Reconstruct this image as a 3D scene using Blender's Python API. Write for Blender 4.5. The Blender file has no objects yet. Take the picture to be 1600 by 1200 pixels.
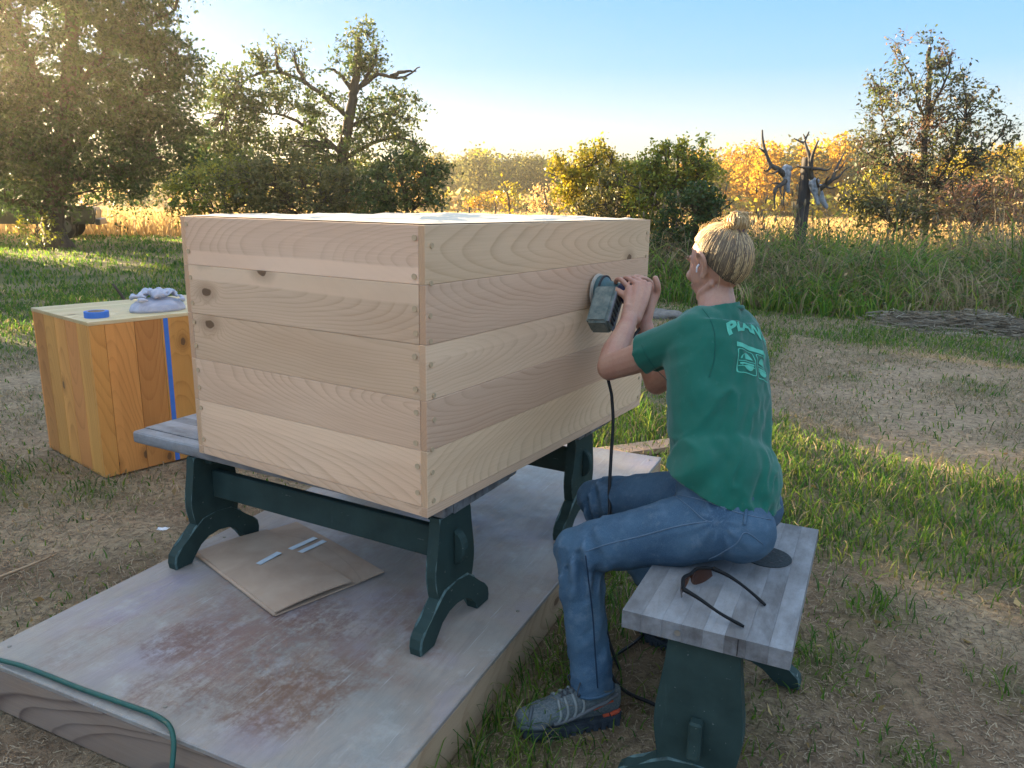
import bpy, bmesh, math, random
import numpy as np
from mathutils import Vector, Matrix, Quaternion
random.seed(7)
RNG = np.random.default_rng(11)
S = bpy.context.scene
C = S.collection
R = math.radians

# ------------------------------------------------------------------ camera
CAM_H, F_PX, PITCH, ROLL = 1.38, 1186.93, 0.23377, 0.016803
cam = bpy.data.cameras.new('camera'); cam.sensor_width = 36.0; cam.lens = F_PX / 1600 * 36
cam.clip_start = 0.05; cam.clip_end = 3000
cam_o = bpy.data.objects.new('camera', cam); C.objects.link(cam_o)
_r = Vector((1, 0, 0)); _f = Vector((0, math.cos(PITCH), -math.sin(PITCH))); _u = Vector((0, math.sin(PITCH), math.cos(PITCH)))
_x = _r * math.cos(ROLL) + _u * math.sin(ROLL); _y = _u * math.cos(ROLL) - _r * math.sin(ROLL)
M = Matrix((( _x.x, _y.x, -_f.x, 0), (_x.y, _y.y, -_f.y, 0), (_x.z, _y.z, -_f.z, CAM_H), (0, 0, 0, 1)))
cam_o.matrix_world = M
S.camera = cam_o

# ------------------------------------------------------------------ light
SUN_AZ, SUN_EL = R(-54.0), R(9.0)          # azimuth from +Y, negative = towards -X (left)
HAZE = 0.0010
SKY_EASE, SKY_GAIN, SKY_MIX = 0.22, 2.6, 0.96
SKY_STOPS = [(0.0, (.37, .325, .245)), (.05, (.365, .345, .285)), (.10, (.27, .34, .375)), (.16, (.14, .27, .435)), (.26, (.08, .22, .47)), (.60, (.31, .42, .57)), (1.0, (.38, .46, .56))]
w = bpy.data.worlds.new('World'); S.world = w; w.use_nodes = True
wn = w.node_tree; bg = wn.nodes['Background']
def _n(ty, **k):
    nd = wn.nodes.new(ty)
    for a_, v_ in k.items(): setattr(nd, a_, v_)
    return nd
sky = _n('ShaderNodeTexSky'); sky.sky_type = 'NISHITA'; sky.sun_disc = False
sky.sun_elevation = SUN_EL; sky.sun_rotation = SUN_AZ; sky.altitude = 200
sky.air_density = 1.0; sky.dust_density = 0.5; sky.ozone_density = 2.0
# the phone held back the bright part of the sky: ease the peak near the sun, same everywhere
lum = _n('ShaderNodeRGBToBW'); wn.links.new(sky.outputs[0], lum.inputs[0])
den = _n('ShaderNodeMath', operation='MULTIPLY_ADD'); wn.links.new(lum.outputs[0], den.inputs[0]); den.inputs[1].default_value = SKY_EASE; den.inputs[2].default_value = 1.0
inv = _n('ShaderNodeMath', operation='DIVIDE'); inv.inputs[0].default_value = 1.0; wn.links.new(den.outputs[0], inv.inputs[1])
eas = _n('ShaderNodeVectorMath', operation='SCALE'); wn.links.new(sky.outputs[0], eas.inputs[0]); wn.links.new(inv.outputs[0], eas.inputs[3])
# autumn sky: cream at the horizon, blue above, paled overhead to fill the shade
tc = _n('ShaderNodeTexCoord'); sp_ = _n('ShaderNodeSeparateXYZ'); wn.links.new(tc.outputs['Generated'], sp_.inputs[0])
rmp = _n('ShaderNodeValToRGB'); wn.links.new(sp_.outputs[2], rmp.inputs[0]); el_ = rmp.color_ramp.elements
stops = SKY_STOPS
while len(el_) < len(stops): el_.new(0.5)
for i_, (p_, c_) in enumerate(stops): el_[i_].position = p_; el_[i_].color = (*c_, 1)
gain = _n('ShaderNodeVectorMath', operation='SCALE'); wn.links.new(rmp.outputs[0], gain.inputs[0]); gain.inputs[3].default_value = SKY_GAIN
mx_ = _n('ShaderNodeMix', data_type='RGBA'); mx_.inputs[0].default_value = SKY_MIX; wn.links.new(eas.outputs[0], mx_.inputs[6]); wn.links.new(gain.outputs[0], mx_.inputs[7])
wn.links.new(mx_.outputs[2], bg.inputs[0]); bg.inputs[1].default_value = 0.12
sun = bpy.data.lights.new('sun', 'SUN'); sun.energy = 5.0; sun.angle = R(0.5); sun.color = (1.0, 0.77, 0.45)
sun_o = bpy.data.objects.new('sun', sun); C.objects.link(sun_o)
SUN_DIR = Vector((math.sin(SUN_AZ) * math.cos(SUN_EL), math.cos(SUN_AZ) * math.cos(SUN_EL), math.sin(SUN_EL)))
sun_o.rotation_euler = SUN_DIR.to_track_quat('Z', 'Y').to_euler(); sun_o.location = (-20, 20, 20)
S.view_settings.view_transform = 'Standard'; S.view_settings.look = 'None'
S.view_settings.exposure = 3.1; S.view_settings.gamma = 1.0
S.render.engine = 'CYCLES'
S.cycles.max_bounces = 6; S.cycles.diffuse_bounces = 3; S.cycles.glossy_bounces = 2
S.cycles.transmission_bounces = 4; S.cycles.transparent_max_bounces = 8; S.cycles.volume_bounces = 0
S.cycles.use_denoising = True; S.cycles.caustics_reflective = False; S.cycles.caustics_refractive = False
S.cycles.sample_clamp_indirect = 6.0
# ------------------------------------------------------------------ helpers: objects
def tag(o, label=None, cat=None, group=None, kind=None):
    if label: o['label'] = label
    if cat: o['category'] = cat
    if group: o['group'] = group
    if kind: o['kind'] = kind
    return o

def thing(name, label, cat, loc=(0, 0, 0), rotz=0.0, group=None):
    o = bpy.data.objects.new(name, None); C.objects.link(o)
    o.empty_display_size = 0.1
    o.location = loc; o.rotation_euler = (0, 0, rotz)
    return tag(o, label, cat, group)

WORN = {}
def link(name, me, parent=None, loc=None, rot=None, mat=None):
    if mat is not None:
        idx = [p.material_index for p in me.polygons] if len(me.polygons) < 3000 else None
        me.materials.clear(); me.materials.append(mat)
        if idx and max(idx): me.materials.append(WORN[mat.name]); me.polygons.foreach_set('material_index', idx)
    o = bpy.data.objects.new(name, me); C.objects.link(o)
    if parent is not None: o.parent = parent
    if loc is not None: o.location = loc
    if rot is not None: o.rotation_euler = rot
    return o

def smooth(me, ang=None):
    me.polygons.foreach_set('use_smooth', [True] * len(me.polygons))
    if ang is not None:
        try: me.set_sharp_from_angle(angle=ang)
        except Exception: pass
    return me

def bm_mesh(bm, name='m'):
    bmesh.ops.recalc_face_normals(bm, faces=bm.faces)
    me = bpy.data.meshes.new(name); bm.to_mesh(me); bm.free(); return me

def box_me(sx, sy, sz, bev=0.003, seg=1, center=(0, 0, 0)):
    bm = bmesh.new(); bmesh.ops.create_cube(bm, size=1)
    bmesh.ops.scale(bm, vec=(sx, sy, sz), verts=bm.verts)
    if bev > 0:
        bmesh.ops.bevel(bm, geom=list(bm.edges), offset=bev, segments=seg, affect='EDGES', profile=0.6)
    bmesh.ops.translate(bm, vec=center, verts=bm.verts)
    return bm_mesh(bm)

def prism_me(outline, thick, bev=0.004, axis='x', seg=1, worn=False):
    """closed 2-D outline (a, b) extruded by thick; axis x: outline in y-z; axis z: outline in x-y"""
    bm = bmesh.new()
    def P(a, b, t):
        return (t, a, b) if axis == 'x' else ((a, b, t) if axis == 'z' else (a, t, b))
    v0 = [bm.verts.new(P(a, b, -thick / 2)) for a, b in outline]
    v1 = [bm.verts.new(P(a, b, thick / 2)) for a, b in outline]
    n = len(outline)
    f0 = bm.faces.new(v0); f1 = bm.faces.new(v1[::-1])
    for i in range(n): bm.faces.new((v0[i], v0[(i + 1) % n], v1[(i + 1) % n], v1[i]))
    if bev > 0:
        ed = [e for e in list(f0.edges) + list(f1.edges)]
        r_ = bmesh.ops.bevel(bm, geom=ed, offset=bev, segments=seg, affect='EDGES')
        if worn:
            for f in r_['faces']: f.material_index = 1
    return bm_mesh(bm)

def catmull(pts, n):
    p = np.asarray(pts, float); out = []
    for i in range(len(p) - 1):
        p0 = p[max(i - 1, 0)]; p1 = p[i]; p2 = p[i + 1]; p3 = p[min(i + 2, len(p) - 1)]
        for t in np.linspace(0, 1, n, endpoint=False):
            out.append(0.5 * ((2 * p1) + (-p0 + p2) * t + (2 * p0 - 5 * p1 + 4 * p2 - p3) * t * t + (-p0 + 3 * p1 - 3 * p2 + p3) * t ** 3))
    out.append(p[-1]); return np.array(out)

def tube_arrays(path, rad, sides=8, up=(0, 0, 1), cap=True, ell=None, upvecs=None):
    """tube along a path; rad per point (or scalar); ell = (a, b) radii per point; returns verts, faces"""
    path = np.asarray(path, float); n = len(path)
    rad = np.full(n, rad) if np.isscalar(rad) else np.asarray(rad, float)
    a = rad if ell is None else np.asarray(ell)[:, 0]; b = rad if ell is None else np.asarray(ell)[:, 1]
    T = np.gradient(path, axis=0); T /= np.linalg.norm(T, axis=1)[:, None] + 1e-12
    up = np.asarray(up, float)
    V = []; side = None
    for i in range(n):
        t = T[i]
        u = up if upvecs is None else np.asarray(upvecs[i], float)
        if side is None or upvecs is not None:
            s = np.cross(t, u)
            if np.linalg.norm(s) < 1e-3: s = np.cross(t, (1, 0.3, 0))
        else:
            s = side - t * (side @ t)
        s /= np.linalg.norm(s) + 1e-12; side = s
        q = np.cross(s, t)
        th = np.linspace(0, 2 * np.pi, sides, endpoint=False)
        V.append(path[i] + np.outer(np.cos(th) * a[i], s) + np.outer(np.sin(th) * b[i], q))
    V = np.concatenate(V); F = []
    for i in range(n - 1):
        for k in range(sides):
            k2 = (k + 1) % sides
            F.append((i * sides + k, i * sides + k2, (i + 1) * sides + k2, (i + 1) * sides + k))
    if cap:
        F.append(tuple(range(sides))[::-1]); F.append(tuple((n - 1) * sides + k for k in range(sides)))
    return V, F

class MB:
    def __init__(s): s.v = []; s.f = []; s.n = 0
    def add(s, V, F):
        V = np.asarray(V, float)
        s.v.append(V); s.f += [tuple(i + s.n for i in f) for f in F]; s.n += len(V); return s
    def tube(s, path, rad, sides=8, **k): return s.add(*tube_arrays(path, rad, sides, **k))
    def mesh(s, sm=True, ang=None):
        me = bpy.data.meshes.new('m'); me.from_pydata(np.concatenate(s.v).tolist(), [], s.f); me.update()
        if sm: smooth(me, ang)
        return me

def np_mesh(V, F, quad=True):
    """fast mesh from numpy arrays: V (n,3), F (m,k) all faces k-gons"""
    V = np.ascontiguousarray(V, np.float32); F = np.ascontiguousarray(F, np.int32)
    me = bpy.data.meshes.new('m'); k = F.shape[1]
    me.vertices.add(len(V)); me.vertices.foreach_set('co', V.ravel())
    me.loops.add(F.size); me.loops.foreach_set('vertex_index', F.ravel())
    me.polygons.add(len(F)); me.polygons.foreach_set('loop_start', np.arange(0, F.size, k, dtype=np.int32))
    me.update(calc_edges=True)
    return me

def vcol(me, name, col):
    a = me.color_attributes.new(name, 'FLOAT_COLOR', 'POINT')
    c = np.ones((len(me.vertices), 4), np.float32); c[:, :3] = col
    a.data.foreach_set('color', c.ravel())

def copy_tree(o, parent=None):
    c = o.copy(); C.objects.link(c)
    if parent is not None: c.parent = parent
    for ch in list(o.children): copy_tree(ch, c)
    return c

# ------------------------------------------------------------------ helpers: value noise in numpy
_perm = np.random.default_rng(5).random((256, 256))
def vnoise(x, y):
    xi = np.floor(x).astype(int); yi = np.floor(y).astype(int); fx = x - xi; fy = y - yi
    fx = fx * fx * (3 - 2 * fx); fy = fy * fy * (3 - 2 * fy)
    g = lambda a, b: _perm[a % 256, b % 256]
    return (g(xi, yi) * (1 - fx) + g(xi + 1, yi) * fx) * (1 - fy) + (g(xi, yi + 1) * (1 - fx) + g(xi + 1, yi + 1) * fx) * fy
def fbm(x, y, o=4):
    s = 0; a = 0.5; t = 0
    for i in range(o):
        s = s + a * vnoise(x * 2 ** i + 17.3 * i, y * 2 ** i + 5.1 * i); t += a; a *= 0.5
    return s / t
def sstep(a, b, x):
    t = np.clip((x - a) / (b - a), 0, 1); return t * t * (3 - 2 * t)

# ------------------------------------------------------------------ helpers: materials
class G:
    def __init__(s, name, rough=0.7, spec=0.3):
        s.m = bpy.data.materials.new(name); s.m.use_nodes = True
        s.t = s.m.node_tree; s.b = s.t.nodes['Principled BSDF']; s.out = s.t.nodes['Material Output']
        s.b.inputs['Roughness'].default_value = rough
        s.b.inputs['Specular IOR Level'].default_value = spec
    def n(s, ty, **k):
        nd = s.t.nodes.new(ty)
        for a, v in k.items(): setattr(nd, a, v)
        return nd
    def set(s, sock, v):
        if isinstance(v, bpy.types.NodeSocket): s.t.links.new(v, sock)
        elif isinstance(v, (tuple, list)):
            sock.default_value = tuple(v) + (1.0,) if len(v) == 3 and len(sock.default_value) == 4 else tuple(v)
        elif v is not None: sock.default_value = v
    def obj(s): return s.n('ShaderNodeTexCoord').outputs['Object']
    def pos(s): return s.n('ShaderNodeNewGeometry').outputs['Position']
    def island(s): return s.n('ShaderNodeNewGeometry').outputs['Random Per Island']
    def rnd(s): return s.n('ShaderNodeObjectInfo').outputs['Random']
    def attr(s, nm): return s.n('ShaderNodeAttribute', attribute_name=nm).outputs['Color']
    def map(s, vec, scale=(1, 1, 1), loc=(0, 0, 0), rot=(0, 0, 0)):
        nd = s.n('ShaderNodeMapping'); s.set(nd.inputs[0], vec); s.set(nd.inputs['Scale'], scale); s.set(nd.inputs['Location'], loc); s.set(nd.inputs['Rotation'], rot)
        return nd.outputs[0]
    def noise(s, vec, scale=5, detail=4, rough=0.55, dist=0.0, col=False):
        nd = s.n('ShaderNodeTexNoise'); s.set(nd.inputs['Vector'], vec); s.set(nd.inputs['Scale'], scale); s.set(nd.inputs['Detail'], detail)
        s.set(nd.inputs['Roughness'], rough); s.set(nd.inputs['Distortion'], dist); return nd.outputs['Color' if col else 'Fac']
    def voro(s, vec, scale=5, out='Distance', rand=1.0, feature='F1', dim='3D'):
        nd = s.n('ShaderNodeTexVoronoi', feature=feature, voronoi_dimensions=dim); s.set(nd.inputs['Vector'], vec); s.set(nd.inputs['Scale'], scale); s.set(nd.inputs['Randomness'], rand)
        return nd.outputs[out]
    def m_(s, op, a, b=None, c=None):
        nd = s.n('ShaderNodeMath', operation=op); s.set(nd.inputs[0], a)
        if b is not None: s.set(nd.inputs[1], b)
        if c is not None: s.set(nd.inputs[2], c)
        return nd.outputs[0]
    def vm(s, op, a, b=None):
        nd = s.n('ShaderNodeVectorMath', operation=op); s.set(nd.inputs[0], a)
        if b is not None: s.set(nd.inputs[1], b)
        return nd.outputs[0] if op not in ('LENGTH', 'DOT_PRODUCT', 'DISTANCE') else nd.outputs['Value']
    def sep(s, v):
        nd = s.n('ShaderNodeSeparateXYZ'); s.set(nd.inputs[0], v); return nd.outputs
    def comb(s, x=0, y=0, z=0):
        nd = s.n('ShaderNodeCombineXYZ'); s.set(nd.inputs[0], x); s.set(nd.inputs[1], y); s.set(nd.inputs[2], z); return nd.outputs[0]
    def rng(s, v, a, b, c=0.0, d=1.0, sm=False):
        nd = s.n('ShaderNodeMapRange', interpolation_type='SMOOTHSTEP' if sm else 'LINEAR'); s.set(nd.inputs[0], v)
        for i, q in enumerate((a, b, c, d)): s.set(nd.inputs[i + 1], q)
        return nd.outputs[0]
    def ramp(s, fac, stops):
        nd = s.n('ShaderNodeValToRGB'); s.set(nd.inputs[0], fac); e = nd.color_ramp.elements
        while len(e) < len(stops): e.new(0.5)
        for i, (p, c) in enumerate(stops):
            e[i].position = p; e[i].color = tuple(c) + (1.0,) if len(c) == 3 else c
        return nd.outputs[0]
    def mix(s, f, a, b, mode='MIX'):
        nd = s.n('ShaderNodeMix', data_type='RGBA', blend_type=mode); s.set(nd.inputs[0], f); s.set(nd.inputs[6], a); s.set(nd.inputs[7], b); return nd.outputs[2]
    def bump(s, h, strength=0.3, dist=0.01):
        nd = s.n('ShaderNodeBump'); s.set(nd.inputs['Height'], h); s.set(nd.inputs['Strength'], strength); s.set(nd.inputs['Distance'], dist)
        s.t.links.new(nd.outputs[0], s.b.inputs['Normal']); return nd.outputs[0]
    def base(s, c): s.set(s.b.inputs['Base Color'], c); return s
    def rough(s, v): s.set(s.b.inputs['Roughness'], v); return s
    def leafy(s, c, amount=0.45, gain=1.0):
        """thin leaf: part of the light passes through"""
        s.base(c)
        tr = s.n('ShaderNodeBsdfTranslucent'); s.set(tr.inputs[0], c)
        mx = s.n('ShaderNodeMixShader'); mx.inputs[0].default_value = amount
        s.t.links.new(s.b.outputs[0], mx.inputs[1]); s.t.links.new(tr.outputs[0], mx.inputs[2]); s.t.links.new(mx.outputs[0], s.out.inputs[0])
        return s

def plain(name, col, rough=0.6, spec=0.3, nscale=30, namt=0.15, bump=0.0, metal=0.0):
    g = G(name, rough, spec); v = g.obj()
    f = g.noise(v, nscale, 4)
    c = g.mix(g.rng(f, 0.3, 0.7), tuple(x * (1 - namt) for x in col), tuple(min(1, x * (1 + namt)) for x in col))
    g.base(c); g.b.inputs['Metallic'].default_value = metal
    if bump: g.bump(f, bump, 0.003)
    return g.m

def wood(name, light, dark, rings=70, knots=1.0, tone=0.12, rough=0.6, weather=0.0, knotcol=(0.13, 0.07, 0.035), extra=None, contrast=0.75, bump=0.15, sapside=0):
    """sawn softwood; board length along local x, width y, thickness z"""
    g = G(name, rough, 0.25)
    o = g.obj(); r = g.rnd()
    off = g.comb(g.m_('MULTIPLY', r, 37.0), g.m_('MULTIPLY', r, 91.0), g.m_('MULTIPLY', r, 53.0))
    p = g.vm('ADD', o, off)
    # knots
    kd = g.voro(g.map(g.vm('ADD', p, g.vm('MULTIPLY', g.noise(g.map(p, (30, 30, 30)), 1.0, 2, .5, col=True), (.02, .014, 0))), (2.7, 4.6, 0.0001)), 1.0, dim='2D')
    kcol = g.sep(g.voro(g.map(g.vm('ADD', p, g.vm('MULTIPLY', g.noise(g.map(p, (30, 30, 30)), 1.0, 2, .5, col=True), (.02, .014, 0))), (2.7, 4.6, 0.0001)), 1.0, out='Color', dim='2D'))[0]
    kon = g.m_('GREATER_THAN', kcol, 1.0 - 0.36 * knots)
    halo = g.m_('MULTIPLY', kon, g.rng(kd, 0.30, 0.0, 0, 1, True))
    # rings: distance from a wandering pith line below the board
    xyz = g.sep(o)
    wob = g.noise(g.comb(g.m_('ADD', g.m_('MULTIPLY', xyz[0], 1.6), g.m_('MULTIPLY', r, 90)), g.m_('MULTIPLY', r, 20), 5), 1.0, 2, 0.5)
    r2 = g.m_('FRACT', g.m_('MULTIPLY', r, 13.7)); r3 = g.m_('FRACT', g.m_('MULTIPLY', r, 29.3)); r4 = g.m_('FRACT', g.m_('MULTIPLY', r, 51.9))
    yc = g.m_('ADD', xyz[1], g.m_('MULTIPLY', g.m_('SUBTRACT', wob, 0.5), 0.10))
    yc = g.m_('ADD', yc, g.rng(r2, 0, 1, -.10, .10))
    slope = g.m_('MULTIPLY', g.m_('SUBTRACT', g.m_('GREATER_THAN', r3, .5), .5), g.rng(r4, 0, 1, .16, .34))
    zc = g.m_('ADD', g.m_('ADD', g.m_('MULTIPLY', xyz[0], slope), g.rng(r2, 0, 1, .045, .17)), xyz[2])
    fine = g.noise(g.map(p, (2.0, 11, 11)), 1.0, 1, 0.4)
    rad = g.m_('SQRT', g.m_('ADD', g.m_('MULTIPLY', yc, yc), g.m_('MULTIPLY', zc, zc)))
    rad = g.m_('ADD', rad, g.m_('MULTIPLY', g.m_('SUBTRACT', fine, 0.5), 0.020))
    rad = g.m_('ADD', rad, g.m_('MULTIPLY', g.m_('POWER', halo, 2.0), 0.055))
    ph = g.m_('ADD', g.m_('MULTIPLY', rad, rings), g.m_('MULTIPLY', g.noise(g.comb(g.m_('MULTIPLY', rad, 14.0), g.m_('MULTIPLY', r, 60), 3), 1.0, 2, .6), 5.0))
    saw = g.m_('FRACT', ph)
    ring = g.m_('POWER', saw, 4.0)
    ring = g.m_('MULTIPLY', ring, g.rng(saw, 1.0, 0.92, 0.0, 1.0))
    fib = g.noise(g.map(p, (5, 260, 260)), 1.0, 2, 0.6)
    fade = g.rng(g.noise(g.map(p, (1.6, 9, 9)), 1.0, 2), .3, .65, .45, 1.15)
    f = g.m_('ADD', g.m_('MULTIPLY', g.m_('MULTIPLY', ring, fade), contrast), g.m_('MULTIPLY', fib, 0.38))
    c = g.ramp(f, [(0.08, light), (0.95, dark)])
    sap = g.m_('MULTIPLY', g.m_('GREATER_THAN', r3, .55 if not sapside else -1.0), g.rng(g.m_('ADD', g.m_('MULTIPLY', xyz[1], float(sapside or 1)), g.m_('MULTIPLY', wob, .02)), .036, .042, 0, .85 if sapside else .35))
    c = g.mix(sap, c, tuple(min(.9, x * 1.15) for x in light))
    # board to board tone and blotches
    blot = g.noise(g.map(p, (1.2, 5, 5)), 1.0, 3)
    c = g.mix(g.rng(blot, 0.35, 0.75, 0, 0.35), c, dark)
    hv = g.n('ShaderNodeHueSaturation'); g.set(hv.inputs['Color'], c); g.set(hv.inputs['Value'], g.rng(r, 0, 1, 1 - tone, 1 + tone)); g.set(hv.inputs['Hue'], g.rng(g.m_('FRACT', g.m_('MULTIPLY', r, 7.3)), 0, 1, 0.49, 0.505))
    c = hv.outputs[0]
    kn = g.m_('MULTIPLY', kon, g.rng(kd, 0.064, 0.05, 0, 1, True))
    kring = g.m_('MULTIPLY', kon, g.rng(kd, 0.2, 0.06, 0, 0.45, True))
    c = g.mix(kring, c, tuple(x * 0.62 for x in dark))
    c = g.mix(g.m_('MULTIPLY', kn, 0.9), c, knotcol)
    if weather > 0:
        wn_ = g.noise(g.map(p, (3, 10, 10)), 1.0, 5, 0.6)
        c = g.mix(g.rng(wn_, 0.3, 0.7, weather * 0.35, weather), c, (0.30, 0.29, 0.29))
    nx_o = g.m_('ABSOLUTE', g.sep(g.n('ShaderNodeTexCoord').outputs['Normal'])[0])
    c = g.mix(g.m_('MULTIPLY', g.m_('GREATER_THAN', nx_o, .8), .6), c, tuple(x * 1.05 for x in dark))
    if extra: c = extra(g, p, c)
    g.base(c)
    g.bump(g.m_('SUBTRACT', g.m_('MULTIPLY', fib, 0.6), g.m_('MULTIPLY', ring, 0.5)), bump, 0.002)
    return g.m
# ------------------------------------------------------------------ ground
UA, UN = np.array([.412, .911]), np.array([.911, -.412])     # platform axes (length, width)
def grass_mask(x, y):
    nz = fbm(x * 1.9, y * 1.9, 5) - 0.5; n2 = fbm(x * 0.6 + 9, y * 0.6, 5) - 0.5
    L1 = y + 1.1 * (x - 1.8) - 4.9 + 1.6 * n2; L2 = y + 0.36 * (x - 1.25) - 2.75 + 1.2 * n2; L3 = y + 0.82 * (x - 3.0) - 8.1 + 1.5 * n2
    right = sstep(-0.3, 0.5, L2) * (1 - sstep(-0.7, 0.6, L1)) + sstep(-0.5, 0.6, L3)
    right = np.where(x > 0.4, right, np.where(y > 4.5, 0.5 * right + .25, 0))
    left = sstep(4.6, 7.5, y + 1.5 * n2 + 0.15 * x)
    g = np.where(x > 0.2, right, np.maximum(left, np.where(x > -0.6, right, 0)))
    pn = x * UN[0] + y * UN[1]; pu = x * UA[0] + y * UA[1]
    strip = sstep(0.34, 0.1, pn + 0.80 + 0.25 * nz) * (pn > -0.9) * sstep(0.8, 1.1, pu)
    g = np.maximum(g, strip * 0.95 * (pn > -0.80))
    for tx, ty, tr in ((-2.6, 3.45, .35), (-1.98, 3.42, .16), (1.30, 2.45, .16), (.95, 2.15, .2), (1.75, 1.75, .10), (1.5, 2.0, .10), (1.05, 1.68, .10), (.8, 1.45, .06), (0.55, 1.85, .22), (-.93, 1.52, .05)):
        g = np.maximum(g, 0.75 * np.exp(-(((x - tx) ** 2 + (y - ty) ** 2) / tr ** 2)) * (y > 0))
    patch = sstep(0.58, 0.72, fbm(x * 2.1 + 3, y * 2.1 + 8, 4)) * 0.45
    g = np.clip(np.maximum(g * (0.75 + 1.2 * nz), patch * (y < 14) * np.where(x < -.3, .25, 1)), 0, 1)
    return g * (1 - sstep(24, 30, y + 0.25 * x))

def ground_h(x, y):
    h = (fbm(x * 1.7, y * 1.7, 4) - 0.5) * 0.035 + (fbm(x * 7, y * 7, 3) - 0.5) * 0.012
    pn = x * UN[0] + y * UN[1]; pu = x * UA[0] + y * UA[1]
    flat = ((pn > -2.2) & (pn < -0.72) & (pu > 1.0) & (pu < 3.7)) | ((np.abs(x - .6) < .6) & (np.abs(y - 1.9) < .5))
    return np.where(flat, np.minimum(h, 0) * 0.4 - 0.004, h)

gx = np.concatenate([-np.geomspace(600, 7.2, 40), np.linspace(-7, 7, 240), np.geomspace(7.2, 600, 40)])
gy = np.concatenate([np.linspace(-40, -1, 8), np.linspace(-0.6, 11, 210), np.geomspace(11.2, 700, 80)])
X, Y = np.meshgrid(gx, gy); nx, ny = len(gx), len(gy)
X, Y = X.ravel(), Y.ravel(); Z = ground_h(X, Y) * (np.hypot(X, Y) < 60)
ii = (np.arange(ny - 1)[:, None] * nx + np.arange(nx - 1)[None]).ravel()
me = np_mesh(np.stack([X, Y, Z], 1), np.stack([ii, ii + 1, ii + nx + 1, ii + nx], 1)); smooth(me)
gm = grass_mask(X, Y); nz = fbm(X * 3.1, Y * 3.1, 4); nb = fbm(X * 0.5 + 40, Y * 0.5, 3)
dirt = np.array([.28, .19, .125]); straw = np.array([.43, .32, .21]); dry = np.array([.47, .35, .24]); green = np.array([.075, .11, .035]); gold = np.array([.52, .33, .15])
col = dirt + (straw - dirt) * sstep(.35, .7, nz)[:, None]
far_dry = (sstep(3.2, 4.6, Y + .2 * X) * (X > 0.3) + sstep(3.2, 4.4, Y) * (X < -1.8))[:, None]
col = col + (dry - col) * np.clip(far_dry, 0, 1) * (0.55 + 0.45 * nb[:, None])
col = col + (green - col) * (gm * .95)[:, None]
fg = sstep(22, 32, Y + 0.25 * np.abs(X)) + sstep(17, 21, Y) * (X > 1.5)
col = col + (gold * (0.75 + .5 * nb[:, None]) - col) * np.clip(fg, 0, 1)[:, None]
vcol(me, 'tint', col)
g = G('soil_and_turf', 0.95, 0.1); p = g.pos()
c = g.attr('tint'); f1 = g.noise(p, 26, 6, 0.65); f2 = g.noise(g.map(p, (1, 1, 1), rot=(0, 0, .6)), 120, 4, 0.7); vo = g.voro(p, 90)
c = g.mix(g.rng(f1, .3, .72, 0, 1), g.mix(1.0, c, (.55, .53, .5), 'MULTIPLY'), g.mix(1.0, c, (1.3, 1.28, 1.2), 'MULTIPLY'))
c = g.mix(g.rng(f2, .58, .75, 0, .5), c, (.33, .28, .2)); c = g.mix(g.rng(vo, .0, .25, .55, 0), c, (.06, .042, .03))
g.base(c); g.bump(g.m_('ADD', g.m_('MULTIPLY', f1, .7), g.m_('MULTIPLY', f2, .5)), .9, .03)
ground = tag(link('ground', me, mat=g.m), 'trampled brown yard soil with straw and patches of grass, running out to a golden field', kind='structure')

# ------------------------------------------------------------------ shared wood materials
M_CEDAR = wood('raw_cedar', (.80, .565, .365), (.46, .26, .14), rings=115, knots=.9, tone=.12, rough=.62, contrast=.44)
M_SAP_LOW = wood('sapwood_cedar', (.78, .56, .37), (.45, .26, .14), rings=115, knots=.9, tone=.06, rough=.62, contrast=.40, sapside=-1)
M_SAP_HIGH = wood('sapwood_cedar_upper', (.76, .54, .36), (.44, .25, .14), rings=115, knots=.9, tone=.06, rough=.62, contrast=.40, sapside=1)
M_CEDAR_END = wood('raw_cedar_end', (.42, .33, .24), (.27, .19, .12), rings=160, knots=0, tone=.1)
M_STAIN = wood('stained_cedar', (.62, .30, .085), (.32, .12, .03), rings=70, knots=1.0, tone=.20, rough=.45, contrast=.5)
M_STAIN_TOP = wood('sunlit_stained_cedar', (.66, .55, .33), (.42, .30, .14), rings=70, knots=.5, tone=.08)  # lid of the stained box painted paler for the low sun grazing it
def _dust(g, p, c):
    f = g.noise(g.map(p, (6, 14, 14)), 1.0, 6, .65); h = g.noise(p, 70, 3, .7)
    c = g.mix(g.rng(f, .38, .66, 0, .75), c, (.31, .32, .335)); return g.mix(g.rng(h, .5, .7, 0, .35), c, (.16, .15, .16))
M_BENCHTOP = wood('weathered_bench_board', (.175, .168, .163), (.07, .064, .062), rings=60, knots=.2, tone=.42, rough=.55, weather=.15, extra=_dust, contrast=.4)
M_FRAME = wood('construction_lumber', (.34, .235, .16), (.10, .052, .03), rings=46, knots=.5, tone=.1, rough=.8, weather=.25, contrast=1.15)
M_FRAME2 = wood('pale_lumber', (.52, .36, .23), (.34, .20, .11), rings=60, knots=.6, tone=.1, rough=.75, contrast=.7)
def green_paint():
    g = G('worn_green_paint', .6, .12); o = g.obj()
    f = g.noise(o, 9, 5, .6); s = g.noise(g.map(o, (22, 22, 4)), 1, 5, .7); sc = g.noise(g.map(o, (10, 60, 60), rot=(.5, 0, 0)), 1, 4, .7)
    c = g.mix(g.rng(f, .3, .7), (.022, .040, .037), (.040, .068, .062))
    c = g.mix(g.rng(s, .64, .80, 0, .35), c, (.10, .14, .13)); c = g.mix(g.rng(sc, .67, .72, 0, .6), c, (.30, .32, .29))
    g.base(c); g.rough(g.rng(f, .3, .7, .5, .75)); g.bump(s, .15, .003); return g.m
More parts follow.
